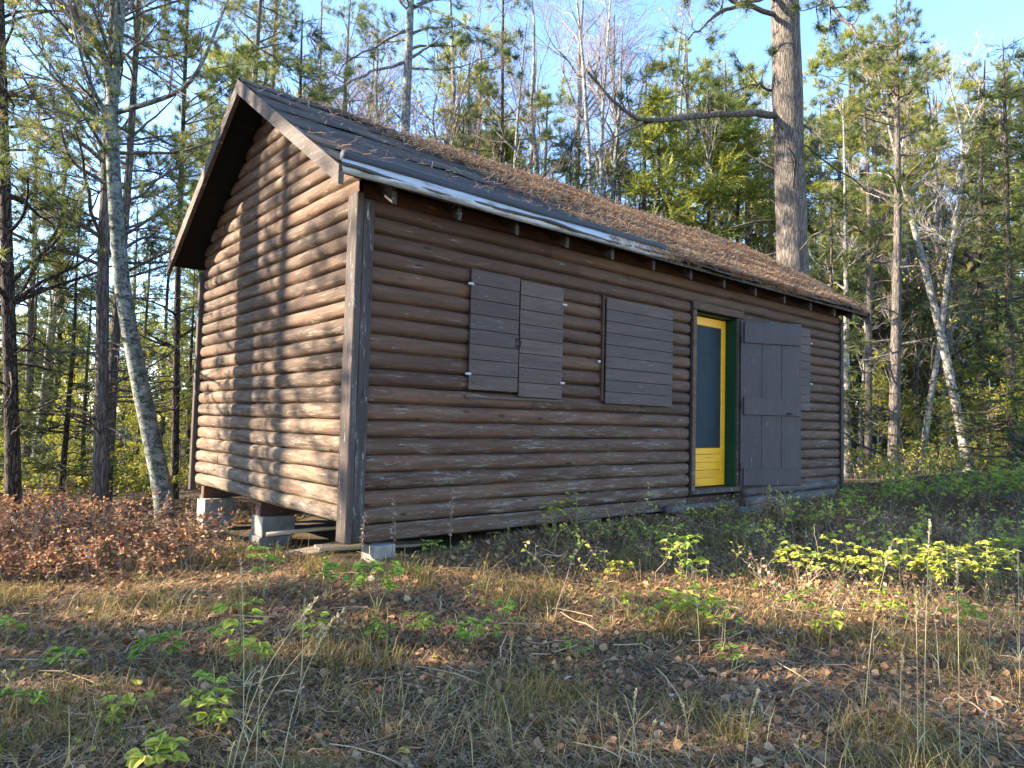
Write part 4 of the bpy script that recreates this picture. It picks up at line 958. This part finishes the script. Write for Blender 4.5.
# deep woods: mixed trees closing the view
for i in range(84):
    px = random.choice([random.uniform(-60, 230), random.uniform(820, 1080), random.uniform(230, 820)]); d = random.uniform(32, 60)
    if i >= 70: px = random.choice([random.uniform(1080, 1500), random.uniform(-400, -60)]); d = random.uniform(18, 34)
    if px < 240: py = random.uniform(290, 380)
    elif px > 820: py = random.uniform(190, 330)
    else: py = random.uniform(130, 260)
    k, h = random.choice([(K_spruce_far[0], 11), (K_spruce_far[1], 9), (K_fir_light[0], 9), (K_leafy[0], 5.5), (K_pine_far[1], 12), (K_fir_light[1], 7), (K_leafy[0], 5.5)])
    lab = {'spruce_tree': 'conifer in the deep woods closing the view', 'young_tree': 'yellowing tree in the deep woods closing the view', 'pine_tree': 'pine in the deep woods closing the view'}[k.name]
    put_top(k, h, px, d, py, lab, 'far '+k.name.replace('_', ' ')+'s in the deep woods')
LAND = [(60, 'near the left edge'), (150, 'around the leaning grey birch'), (240, 'between leaning birch and gable'), (330, 'above the gable peak'), (440, 'around the grey pine trunk'), (560, 'above the paired shutters'), (630, 'around the twin white birches'), (700, 'above the single wide shutter'), (770, 'above the yellow door'), (850, 'around the thickest pine'), (900, 'past the cabin right corner'), (970, 'around the leaning white birches'), (2000, 'near the right edge')]
ORD = ['leftmost', 'second from left', 'third from left', 'fourth from left', 'fifth from left', 'sixth from left', 'seventh from left', 'eighth from left']
def relabel():
    gr = {}
    for o in list(C.objects):
        if o.get('group') in TREE_GROUPS:
            v = np.array(o.location)-CC; d = v@CF; px = 512+FPX*(v@CR)/d; l = next(t for e, t in LAND if px < e); gr.setdefault((o['label'], l), []).append((px, o))
    for (lab, l), os_ in gr.items():
        os_.sort(key=lambda q: q[0])
        for i, (px, o) in enumerate(os_):
            o['label'] = TREE_GROUPS[o['group']]+' '+l+('' if len(os_) == 1 else ', '+ORD[min(i, 7)]+' of '+str(len(os_)))
TREE_GROUPS = {G1: 'yellow-green sunlit pine', G2: 'open-crowned dark pine', G3: 'dark spruce in shade', G4: 'leafless reddish twigged tree', 'light green firs behind the cabin': 'light green fir', 'shaded spruces left of the cabin': 'shaded dark spruce',
  'yellow-leaved young trees at left': 'small yellow-leaved tree', 'leafy young trees at right': 'small leafy tree', 'thin birches deep in the woods': 'thin white background birch'}
relabel()
# trees left of the view, which shade gable and clearing
def shade_line(x, y): return float(x), float(y)
tx, ty = 0+SUN[0]/math.hypot(SUN[0], SUN[1])*6.2, 2.42+SUN[1]/math.hypot(SUN[0], SUN[1])*6.2
P = trunk_line(15, .012, .01)
mkpine(P, .34, .5, 26, 2.4, bark='pine_bark').put(tx, ty, 0.4, 1, 'thick pine left of the view whose trunk shades the gable')
for i, (x, y, k, s) in enumerate([(-14.5, 11.5, 0, 1.0), (-11, 4.2, 1, 1.0), (-9.0, 1.3, 0, 1.0), (-13, 7.5, 2, 1.1), (-16, 3, 0, 1.1), (-19, 8, 2, 1.2), (-10.5, 14.5, 0, 1.0), (-8.5, 7.25, 1, .95), (-15, 19, 2, 1.1), (-20, 1, 1, 1.1)]):
    K_pine[k].put(x, y, i*1.1, s, 'pine in the woods to the left, outside the view', 'pines left of the view')
for i, (x, y, k, s) in enumerate([(-9.0, 3.9, 1, .8), (-16, 5, 0, .9), (-11.5, 5.2, 0, .85), (-6.3, 3.3, 2, .8)]):
    K_spruce[k].put(x, y, i*1.7, s, 'spruce in the woods to the left, outside the view', 'spruces left of the view')

for i, (x, y, k, s) in enumerate([(-6.6, .6, K_bare[0], .7), (-5.8, -1.4, K_bare[1], .9), (-9.5, -1.6, K_birch[1], .9), (-6.0, 2.0, K_bare[0], .8), (-5.4, .3, K_bare[1], .7)]):
    k.put(x, y, i*1.3, s, 'thin tree in the woods to the left, outside the view', 'thin trees left of the view')
# =================================================================== ground cover
VA = math.atan2(CF[1], CF[0])
def wedge(N, d0, d1, p=1.0, a0=-45, a1=53):
    N = int(N*1.2); u = rng.random(N); d = (d0**p+(d1**p-d0**p)*u)**(1/p); a = VA-np.radians(rng.uniform(a0, a1, N))
    x = CC[0]+d*np.cos(a); y = CC[1]+d*np.sin(a)
    k = ~((x > -.02) & (x < L_+.02) & (y > -.04) & (y < W_+.05)); return x[k], y[k]
def field(x, y, s=1.0, o=0.0):
    return .5+.25*np.sin(1.9*s*x+1.1*s*y+o)+.25*np.sin(-1.3*s*x+2.3*s*y+o*2)*np.cos(.9*s*x-o)+.12*np.sin(5*s*x+3*s*y+o)*np.sin(4*s*y-2*s*x)
def blades(mb, x, y, h, lean, wd, T, z=None):
    N = len(x); a = rng.uniform(0, 6.28, N); dx, dy = np.cos(a), np.sin(a); z = ground_h(x, y) if z is None else z
    B = np.stack([x, y, z-.005], 1); D = np.stack([dx, dy, 0*dx], 1); S = np.stack([-dy, dx, 0*dx], 1); rows = []
    for t, w_ in ((0, 1), (.4, .85), (.75, .55)):
        p = B+D*(lean*h*t**1.6)[:, None]; p[:, 2] += h*(t-.35*lean*t**2.2); rows += [p-S*(wd*w_)[:, None], p+S*(wd*w_)[:, None]]
    p = B+D*(lean*h)[:, None]; p[:, 2] += h*np.maximum(1-.55*lean, .08); rows.append(p)
    V = np.stack(rows, 1); k = (np.arange(N)*7)[:, None]
    mb.add(V.reshape(-1, 3), np.concatenate([k+np.array([[0, 1, 3, 2]]), k+np.array([[2, 3, 5, 4]])]), np.repeat(T, 7)); mb.F.append((k+np.array([[4, 5, 6]]))+mb.n-N*7)
# short tangled grass
mb = MB(); x, y = wedge(120000, 2.0, 13, 1.15); f = field(x, y, 1.2, 1.0); k = rng.random(len(x)) < np.clip(f*1.3, .1, 1); x, y, f = x[k], y[k], f[k]
N = len(x); h = rng.gamma(3, .017, N)+.015; T = np.clip(rng.normal(.45, .26, N)-.25*(field(x, y, .7, 4) > .62), 0, 1)
blades(mb, x, y, h, rng.uniform(.5, 2.2, N), rng.uniform(.0011, .0024, N), T)
x, y = wedge(9000, 2.0, 10, 1.2); keep = field(x, y, 2.2, 2) > .72; x, y = x[keep], y[keep]     # denser tussocks
x = np.repeat(x, 9)+rng.normal(0, .035, len(x)*9); y = np.repeat(y, 9)+rng.normal(0, .035, len(y)*9); N = len(x)
blades(mb, x, y, rng.uniform(.07, .22, N), rng.uniform(.2, 1.1, N), rng.uniform(.0012, .0025, N), np.clip(rng.normal(.32, .25, N), 0, 1))
x, y = wedge(3600, 2.2, 12, 1.3); k = field(x, y, 1.4, 7) > .5; x, y = x[k], y[k]; x = np.repeat(x, 3)+rng.normal(0, .03, len(x)*3); y = np.repeat(y, 3)+rng.normal(0, .03, len(y)*3); N = len(x)
blades(mb, x, y, rng.uniform(.10, .34, N), rng.uniform(.5, 1.7, N), rng.uniform(.0010, .0020, N), np.clip(rng.normal(.82, .15, N), 0, 1))
o = mb.build('grass', M['grass']); tag(o, 'short tangled half-dry grass over the clearing', 'grass', kind='stuff')
# fallen leaves
mb = MB(); x, y = wedge(60000, 2.0, 14, 1.25); k = rng.random(len(x)) < np.clip(.35+field(x, y, 1.1, 5), .3, 1); x, y = x[k], y[k]; N = len(x)
z = ground_h(x, y)+rng.uniform(.004, .03, N); nrm = np.stack([rng.normal(0, 1, N), rng.normal(0, 1, N), rng.normal(0, .25, N)], 1)
Rm = frames(nrm, rng.normal(0, .5, N)); lv = LEAF_S[0]*np.array([1.5, 1.5, 1]); 
place(mb, lv, LEAF_S[1], np.stack([x, y, z], 1), Rm, rng.uniform(.018, .055, N), np.clip(rng.beta(1.8, 2.2, N), 0, 1))
o = mb.build('leaf_litter', M['litter']); tag(o, 'curled brown and tan fallen leaves over the clearing', 'fallen leaves', kind='stuff')
# needles and small twigs on the ground
mb = MB(); x, y = wedge(150000, 2.0, 9, 1.1); N = len(x); a = rng.uniform(0, 6.28, N); ln = rng.uniform(.04, .11, N); wd = rng.uniform(.0008, .0016, N)
z = ground_h(x, y)+rng.uniform(.004, .03, N); A = np.stack([x, y, z], 1); x2 = x+np.cos(a)*ln; y2 = y+np.sin(a)*ln; B = np.stack([x2, y2, ground_h(x2, y2)+rng.uniform(.004, .035, N)], 1)
S = np.stack([-np.sin(a), np.cos(a), 0*a], 1)*wd[:, None]; mb.add(np.stack([A-S, A+S, B+S, B-S], 1).reshape(-1, 3), np.arange(N*4).reshape(-1, 4), np.repeat(rng.random(N), 4))
tw_ = 900; x, y = wedge(tw_, 2.0, 10, 1.2); n_ = len(x); a = rng.uniform(0, 6.28, n_); t = np.linspace(0, 1, 4); ln = rng.uniform(.1, .4, n_)
P = np.stack([x[:, None]+np.cos(a)[:, None]*ln[:, None]*t+rng.normal(0, .008, (n_, 4)), y[:, None]+np.sin(a)[:, None]*ln[:, None]*t+rng.normal(0, .008, (n_, 4)), np.zeros((n_, 4))], 2)
P[..., 2] = ground_h(P[..., 0], P[..., 1])+.015+rng.uniform(0, .03, (n_, 4)); tubes(mb, P, np.repeat(rng.uniform(.0015, .004, n_)[:, None], 4, 1), 4, rng.random(n_))
o = mb.build('needle_litter', M['dead_needle']); tag(o, 'dead pine needles and broken twigs scattered on the ground', 'pine needles', kind='stuff')

# withered brambles at left; stems carry crinkled brown leaves
def thicket(name, mtl, n, sampler, hfun, lsz, per, Tm, Ts, label, cat, stem='weed', leafup=.0):
    mb = MB(); st = MB(); x, y = sampler(n); n = len(x); h = hfun(x, y)*rng.uniform(.6, 1.15, n); a = rng.uniform(0, 6.28, n); t = np.linspace(0, 1, 5); ln = rng.uniform(.15, .7, n)*h
    P = np.stack([x[:, None]+np.cos(a)[:, None]*ln[:, None]*t**1.5, y[:, None]+np.sin(a)[:, None]*ln[:, None]*t**1.5, ground_h(x, y)[:, None]+h[:, None]*(t-.15*t**3)], 2); P[:, 1:, :] += rng.normal(0, .015, (n, 4, 3))
    B, Rb = children(P, np.full((n, 5), .0025), 4, .22, .8, .15, 4, .2, .25, 1, .6, .8)
    tubes(st, P, np.repeat(np.linspace(.003, .0015, 5)[None], n, 0), 3, rng.random(n)); tubes(st, B, np.full((len(B), 4), .0013), 3, rng.random(len(B)))
    k = rng.integers(0, len(B), n*per); j = rng.uniform(0, 2.99, n*per); i = j.astype(int); f = (j-i)[:, None]; pos = B[k, i]*(1-f)+B[k, i+1]*f
    N = len(pos); d = rng.normal(size=(N, 3)); d[:, 2] = d[:, 2]*.5+leafup
    T = np.clip(rng.normal(Tm, Ts, N), 0, 1); place(mb, LEAF_S[0], LEAF_S[1], pos, frames(d, rng.normal(0, .9, N)), rng.uniform(.6, 1.3, N)*lsz, T)
    o = st.build(name+'_stems' if False else name, M[stem]); tag(o, label, cat, kind='stuff')
    lo = mb.build('leaves', M[mtl], o); return o
def samp_left(n):
    px = rng.uniform(-60, 345, n); v = rng.random(n); d = 5.3+7.0*v**1.2; q = CC+d[:, None]*(CF+CR*((px-512)/FPX)[:, None]); x, y = q[:, 0], q[:, 1]
    edge = 3.7+.25*np.sin(px*.03)+np.clip(px-100, 0, 300)*.005
    k = (d > edge) & ~((x > .0) & (y > -.1) & (y < W_+.2)) & ~((x > -.75) & (y > -.9)); return x[k], y[k]
thicket('undergrowth', 'bracken', 1700, samp_left, lambda x, y: (.18+.46*np.clip(field(x, y, 1.9, 3), 0, 1))*np.clip(.35+(y+2.2)*.3, .3, 1), .031, 36, .50, .28, 'withered red-brown bramble thicket covering the slope left of the cabin', 'undergrowth')
def samp_right(n):
    px = rng.uniform(850, 1100, n); d = rng.uniform(10.5, 20, n); q = CC+d[:, None]*(CF+CR*((px-512)/FPX)[:, None]); x, y = q[:, 0], q[:, 1]; k = ~((x < L_+.3) & (y > -.4)); return x[k], y[k]
thicket('undergrowth', 'green_leaf', 620, samp_right, lambda x, y: .25+.8*np.clip(field(x, y, 1.3, 1), 0, 1), .052, 16, .68, .3, 'knee-high green undergrowth right of the cabin', 'undergrowth', leafup=.2)
def samp_back(n):
    px = rng.uniform(-80, 260, n); d = rng.uniform(11, 26, n); q = CC+d[:, None]*(CF+CR*((px-512)/FPX)[:, None]); x, y = q[:, 0], q[:, 1]; k = ~((x > -.3) & (y < W_+.6)); return x[k], y[k]
thicket('undergrowth', 'green_leaf', 1100, samp_back, lambda x, y: .5+.5*np.clip(field(x, y, .8, 1), 0, 1), .06, 24, .6, .3, 'green and yellow undergrowth between the trunks left of the cabin', 'undergrowth', leafup=.2)
def samp_fringe(n):
    x = rng.uniform(.6, 8.8, n); y = -.12-rng.gamma(2, .22, n); return x, y
thicket('undergrowth', 'green_leaf', 85, samp_fringe, lambda x, y: .10+.13*np.clip(field(x, y, 1.8, 1), 0, 1), .032, 14, .55, .3, 'low weeds along the foot of the front wall', 'weeds', leafup=.3)
def samp_low(n):
    x, y = wedge(n, 2.3, 9, 1.3); k = field(x, y, 1.5, 9) > .5; return x[k], y[k]
thicket('undergrowth', 'green_leaf', 520, samp_low, lambda x, y: .05+.06*np.clip(field(x, y, 1.8, 1), 0, 1), .020, 12, .45, .3, 'tiny green and yellow seedlings low in the grass', 'ground cover', leafup=.4)
def samp_mid_right(n):
    px = rng.uniform(760, 1060, n); d = rng.uniform(4.6, 8.5, n); q = CC+d[:, None]*(CF+CR*((px-512)/FPX)[:, None]); x, y = q[:, 0], q[:, 1]; k = (field(x, y, 1.6, 6) > .42) & (y < -.5); return x[k], y[k]
thicket('undergrowth', 'bracken', 260, samp_mid_right, lambda x, y: .18+.12*np.clip(field(x, y, 1.6, 6), 0, 1), .028, 12, .6, .25, 'dry reddish low stems in the middle of the right clearing', 'undergrowth', leafup=.2)

def samp_sunny(n):
    px = rng.uniform(770, 1060, n); d = rng.uniform(5.4, 8.2, n); q = CC+d[:, None]*(CF+CR*((px-512)/FPX)[:, None]); x, y = q[:, 0], q[:, 1]; k = (field(x, y, 1.9, 3) > .38) & (y < -.7); return x[k], y[k]
thicket('undergrowth', 'plant_leaf', 80, samp_sunny, lambda x, y: .20+.22*np.clip(field(x, y, 1.6, 6), 0, 1), .048, 13, .68, .25, 'low yellow leafy brush across the right half of the clearing', 'undergrowth', leafup=.25)
def samp_weeds(n):
    px = rng.uniform(540, 1060, n); d = rng.uniform(3.8, 8.5, n); q = CC+d[:, None]*(CF+CR*((px-512)/FPX)[:, None]); x, y = q[:, 0], q[:, 1]; k = (y < -.4); return x[k], y[k]
thicket('undergrowth', 'plant_leaf', 85, samp_weeds, lambda x, y: .28+.30*np.clip(field(x, y, 1.6, 2), 0, 1), .030, 13, .66, .25, 'thin pale yellow-green weeds scattered through the right half of the clearing', 'weeds', leafup=.2)
# ---- countable small plants
def leaf_at(mb, pos, d, roll, s, T):
    n = len(pos); V, F4, F3 = BL; Rm = frames(d, roll); base = mb.n
    place(mb, V, F4, pos, Rm, s, T); k = (np.arange(n)*len(V))[:, None]
    mb.F.append(np.concatenate([k+np.array([f]) for f in F3])+base)
def sapling(px, py, gy, w_, tone, label, group=None, leaf=.075, nst=None, name='sapling', cat='sapling'):
    """small leafy plant: top seen at (px,py), foot at row gy"""
    # distance at which the foot row meets the ground
    lo, hi = 1.5, 30
    for _ in range(40):
        m_ = (lo+hi)/2; p = pix(px, gy, m_)
        if p[2] > ground_h(p[0], p[1]): lo = m_
        else: hi = m_
    p = pix(px, gy, lo); h = max(.08, float(pix(px, py, lo)[2]-p[2])); gz = float(ground_h(p[0], p[1])); wid = w_/FPX*lo
    st = MB(); lf = MB(); n = nst or max(2, int(wid/.10)); n = min(n, 6); L = []
    for i in range(n):
        a = random.uniform(0, 6.28); rr_ = 0 if i == 0 else wid*random.uniform(.15, .40); hh = h*(1 if i == 0 else random.uniform(.55, .95)); t = np.linspace(0, 1, 6)
        P = np.stack([np.cos(a)*rr_*t**1.2+.01*np.sin(t*5+i), np.sin(a)*rr_*t**1.2+.01*np.cos(t*4+i)-.01, hh*(t-.05*t**3)], 1); P[0, 2] = -.02; tubes(st, P, np.linspace(.0035, .0018, 6), 5, random.random())
        k = max(2, int(hh/.10))
        for q in range(k):
            tt = .45+.55*(q+.6)/k if k > 1 else .9; pp = np.array([np.interp(tt, t, P[:, j]) for j in range(3)]); az = random.uniform(0, 6.28)
            nl = 3
            for b in range(2):   # two leaf stalks at each node, three leaflets each
                az2 = az+b*math.pi+random.uniform(-.5, .5); ln = wid*.16+.03; e = pp+np.array([math.cos(az2)*ln, math.sin(az2)*ln, ln*.35])
                tubes(st, np.array([pp, (pp+e)/2+np.array([0, 0, .006]), e]), [.0013, .0012, .001], 3, .8)
                for d_ in (-1.0, 0, 1.0): L.append((e, (math.cos(az2+d_), math.sin(az2+d_), random.uniform(-.35, .15)), (1.0 if d_ == 0 else .8)*leaf*random.uniform(.8, 1.15), tone+random.uniform(-.24, .24)))
        az = random.uniform(0, 6.28)
        for b in range(4): L.append((P[-1], (math.cos(az+b*1.57), math.sin(az+b*1.57), random.uniform(-.1, .4)), leaf*random.uniform(.7, 1.05), tone+random.uniform(-.15, .2)))
    pos = np.array([l[0] for l in L]); d = np.array([l[1] for l in L]); s = np.array([l[2] for l in L]); T = np.clip(np.array([l[3] for l in L]), 0, 1)
    leaf_at(lf, pos, d, rng.normal(0, .35, len(L)), s, T)
    o = thing(name, label, cat, (float(p[0]), float(p[1]), gz), 0, group); st.build('stem', M['greenstem'], o, True); lf.build('leaves', M['plant_leaf'], o, True); return o
GS = 'leafy saplings in the clearing'
SAP = [
 (262, 545, 600, 34, .25, 'green sapling in front of the middle concrete pier', .055), (375, 562, 615, 60, .25, 'bright green sapling below the corner block of the cabin', .06), (325, 560, 600, 50, .3, 'green sapling left of the corner block', .05),
 (238, 602, 668, 46, .42, 'tall yellow-green sapling left of centre, halfway down the slope', .065), (248, 640, 678, 40, .5, 'yellow tinged sapling crowding the foot of the tall one', .05), (158, 634, 672, 40, .15, 'fresh green sapling alone on the left slope', .062),
 (67, 650, 672, 26, .2, 'small green sapling near the left edge', .05), (205, 675, 712, 32, .35, 'sapling low on the left slope with dull green leaves', .05), (130, 697, 718, 36, .6, 'yellowing sapling spreading low at left', .05),
 (205, 700, 728, 34, .6, 'yellow-leaved sapling under the dull green one', .05), (160, 738, 775, 44, .62, 'yellow sapling at the bottom edge left of centre', .06), (420, 612, 645, 40, .45, 'yellow-green sapling below the front wall corner', .045),
 (470, 618, 650, 46, .25, 'green sapling left of the grassy middle', .05), (495, 600, 640, 34, .2, 'green sapling just right of the grassy middle', .045), (378, 622, 640, 30, .35, 'little sapling left of the yellow-green one', .04),
 (310, 610, 650, 26, .35, 'sapling half hidden behind dry stalks', .045), (668, 525, 560, 40, .5, 'pale sapling left of the doorway path', .05), (685, 535, 590, 44, .3, 'grey-green sapling below the yellow door', .06),
 (695, 585, 640, 60, .6, 'tall sapling with drooping pale leaves, centre right', .07), (720, 600, 655, 40, .45, 'leafy sapling behind the drooping pale one', .05), (552, 500, 535, 30, .6, 'yellow sapling against the bottom log of the front wall', .04),
 (575, 492, 530, 40, .55, 'thin sapling leaning along the front wall', .04), (620, 562, 580, 18, .8, 'single yellow seedling in the open ground', .06), (620, 590, 612, 26, .5, 'small sapling in the middle of the clearing', .035),
 (795, 545, 590, 50, .6, 'yellow-green sapling right of the log below the door', .06), (835, 540, 585, 56, .62, 'broad yellow sapling in the sunny patch', .06), (870, 548, 590, 50, .7, 'yellow sapling behind the tall straw stalk', .055),
 (905, 538, 590, 60, .65, 'largest yellow sapling right of the clearing centre', .065), (945, 545, 600, 60, .7, 'golden sapling beyond the tall straw stalks', .06), (985, 540, 600, 56, .65, 'golden sapling at the right edge of the sunny patch', .06),
 (1010, 520, 570, 50, .45, 'green-yellow sapling at the right edge under the spruce', .06), (800, 590, 625, 40, .5, 'low sapling in front of the yellow-green one', .05), (830, 610, 640, 30, .75, 'small yellow sapling before the sunny patch', .06),
 (880, 590, 620, 40, .5, 'green sapling in front of the sunny patch', .05), (960, 600, 640, 46, .4, 'dull green sapling right of the straw stalks', .05), (730, 645, 675, 40, .35, 'dark green seedling cluster in the right foreground', .04),
 (850, 490, 520, 40, .4, 'green shrubby sapling by the cabin right corner', .06), (890, 478, 515, 60, .35, 'green shrub before the birches', .07), (935, 470, 512, 60, .4, 'green shrub at the foot of the leaning birches', .07),
 (985, 465, 510, 70, .3, 'dense green shrub before the right spruces', .07), (1018, 460, 505, 60, .35, 'green shrub cut by the right edge', .07), (810, 505, 530, 40, .45, 'low green plant at the end of the fallen log', .05),
 (430, 540, 560, 26, .3, 'green seedling at the foot of the front wall corner', .04), (575, 640, 662, 30, .2, 'grassy green seedling in the middle foreground', .03), (25, 690, 715, 40, .15, 'low green seedling at the left edge', .045), (5, 620, 645, 30, .25, 'green sapling cut by the left edge', .05),
 (640, 525, 548, 36, .4, 'low pale plant near the wall between shutter and door', .04), (745, 520, 545, 46, .35, 'small green plant before the stone step', .045)]
for (px, py, gy, w_, tn, lab, lfz) in SAP: sapling(px, py, gy, w_*1.15, tn, lab, GS, lfz*1.15)

def foot(px, gy):
    lo, hi = 1.2, 30
    for _ in range(40):
        m_ = (lo+hi)/2; p = pix(px, gy, m_)
        if p[2] > ground_h(p[0], p[1]): lo = m_
        else: hi = m_
    return pix(px, gy, lo), lo
def stalk(px, gy, tx, ty, label, kind='straw', head=.12, r=.0022, group='tall dry grass stalks'):
    p, d = foot(px, gy); q = pix(tx, ty, d-.1); v = q-p; t = np.linspace(0, 1, 9)
    side = np.array([v[0], v[1], 0]); P = v[None]*t[:, None]+np.outer(np.sin(t*np.pi)*.04, [0, 0, 1]); P[:, :2] -= np.outer(np.sin(t*np.pi)*.15, side[:2])
    mb = MB(); tubes(mb, P, np.linspace(r, r*.4, 9), 5, .6)
    L = np.linalg.norm(v); n = 60 if head else 0
    if n:
        tt = 1-rng.random(n)*head/L*1.4; pos = np.stack([np.interp(tt, t, P[:, j]) for j in range(3)], 1); dv = np.tile(v/L, (n, 1))+rng.normal(0, .35, (n, 3))
        place(mb, LEAF_S[0]*np.array([.6, .6, 1]), LEAF_S[1], pos, frames(dv, rng.uniform(0, 6, n)), rng.uniform(.010, .018, n), rng.random(n))
    for _ in range(3):
        tt = random.uniform(.02, .35); b = np.array([np.interp(tt, t, P[:, j]) for j in range(3)]); a = random.uniform(0, 6.28); s = np.linspace(0, 1, 6); ln = L*random.uniform(.2, .4)
        lx = b+np.stack([np.cos(a)*ln*s*.8, np.sin(a)*ln*s*.8, ln*(.8*s-.9*s**2)], 1); w2 = np.stack([-np.sin(a)+0*s, np.cos(a)+0*s, 0*s], 1)*(.0022*(1-s*.95))[:, None]
        V = np.stack([lx-w2, lx+w2], 1).reshape(-1, 3); mb.add(V, [(2*i, 2*i+1, 2*i+3, 2*i+2) for i in range(5)], .7)
    o = mb.build('grass_stalk', M[kind], smooth=True); o.location = p; tag(o, label, 'grass stalk', group)
STK = [(228, 790, 316, 600, 'long dry stalk arching right across the lower left'), (235, 790, 345, 610, 'straw stalk leaning beside the arching one'), (278, 790, 330, 625, 'thin leaning straw stalk, third from left'), (255, 780, 262, 668, 'short upright straw stalk with a seed head'),
 (243, 740, 240, 560, 'thin upright stalk through the tall sapling'), (865, 710, 893, 540, 'tall curved straw stalk leaning right'), (918, 768, 916, 590, 'tall green-straw stalk, left of the close pair'), (924, 768, 930, 520, 'tallest straw stalk, right of the close pair'),
 (960, 768, 957, 560, 'upright straw stalk right of the close pair'), (900, 720, 903, 650, 'short spiky stalk between the straw stalks'), (1020, 700, 1018, 550, 'straw stalk at the right edge'), (795, 545, 780, 492, 'bleached bent stalk before the open door'),
 (990, 650, 985, 590, 'thin straw stalk in the grass at right'), (620, 768, 616, 715, 'seedy stalk at the bottom middle'), (632, 768, 636, 690, 'yellow-green seedy stalk at the bottom middle'), (650, 768, 655, 722, 'tan seedy stalk beside the yellow-green one'),
 (690, 768, 680, 700, 'straw stalk at the bottom right of centre'), (745, 768, 760, 690, 'leaning straw stalk in the lower right'), (300, 700, 305, 600, 'slender stalk left of the straw fan'), (940, 690, 925, 560, 'curved stalk behind the close pair'), (700, 660, 690, 560, 'red-brown stem beside the drooping sapling'),
 (1000, 760, 975, 660, 'bent straw at the lower right edge'), (510, 680, 512, 640, 'short green spike in the middle of the clearing'), (180, 640, 195, 590, 'straw leaning over the brambles')]
for s_ in STK: stalk(*s_)
def weed(px, gy, h_px, label, w_=8):
    p, d = foot(px, gy); h = h_px/FPX*d; mb = MB(); t = np.linspace(0, 1, 7); P = np.stack([.02*np.sin(t*3+px), .02*np.cos(t*2+px)-.02, h*t], 1); tubes(mb, P, np.linspace(.003, .0015, 7), 5, .3)
    n = 90; tt = .35+.65*rng.random(n); pos = np.stack([np.interp(tt, t, P[:, j]) for j in range(3)], 1)+rng.normal(0, .008, (n, 3)); dv = rng.normal(size=(n, 3)); dv[:, 2] += .8
    place(mb, LEAF_S[0]*np.array([1.2, 1.2, 1]), LEAF_S[1], pos, frames(dv, rng.uniform(0, 6, n)), rng.uniform(.012, .026, n), rng.random(n))
    o = mb.build('dry_weed', M['weed'], smooth=True); o.location = p; tag(o, label, 'weed', 'dry weeds at the cabin foot')
weed(362, 568, 55, 'brown withered weed in front of the corner block'); weed(390, 562, 62, 'second brown weed right of the corner block'); weed(450, 560, 70, 'tall brown weed against the bottom logs of the front wall'); weed(30, 575, 60, 'withered stem among the brambles near the left edge'); weed(55, 560, 60, 'pale withered frond standing over the brambles')
# a few bright single leaves
def single(px, gy, s, mt, label, T=.9, nm='fallen_leaf'):
    p, d = foot(px, gy); mb = MB(); leaf_at(mb, np.array([[0, 0, .03]]), np.array([[random.uniform(-1, 1), random.uniform(-1, 1), .1]]), np.array([random.uniform(-.4, .4)]), np.array([s]), np.array([T]))
    o = mb.build(nm, M[mt], smooth=True); o.location = p; tag(o, label, 'leaf', 'bright single leaves on the ground')
for a in [(137, 692, .07, 'plant_leaf', 'large yellow leaf flat on the left slope'), (398, 757, .06, 'plant_leaf', 'yellow leaf at the bottom edge left of middle'), (432, 663, .05, 'plant_leaf', 'yellow leaf in the dark litter left of middle'), (485, 699, .04, 'plant_leaf', 'ochre leaf among brown litter, lower middle'),
          (217, 605, .07, 'whitish', 'white leaf beside the tall sapling'), (565, 686, .06, 'whitish', 'white leaf lying in the lower middle'), (672, 700, .04, 'whitish', 'small white leaf in the lower right of middle'), (700, 608, .08, 'whitish', 'white drooping leaf near the pale sapling'), (690, 640, .06, 'whitish', 'white leaf below the pale sapling'), (785, 638, .05, 'whitish', 'white leaf in the right middle litter'), (1000, 712, .08, 'litter', 'russet curled leaf at the lower right')]: single(*a)
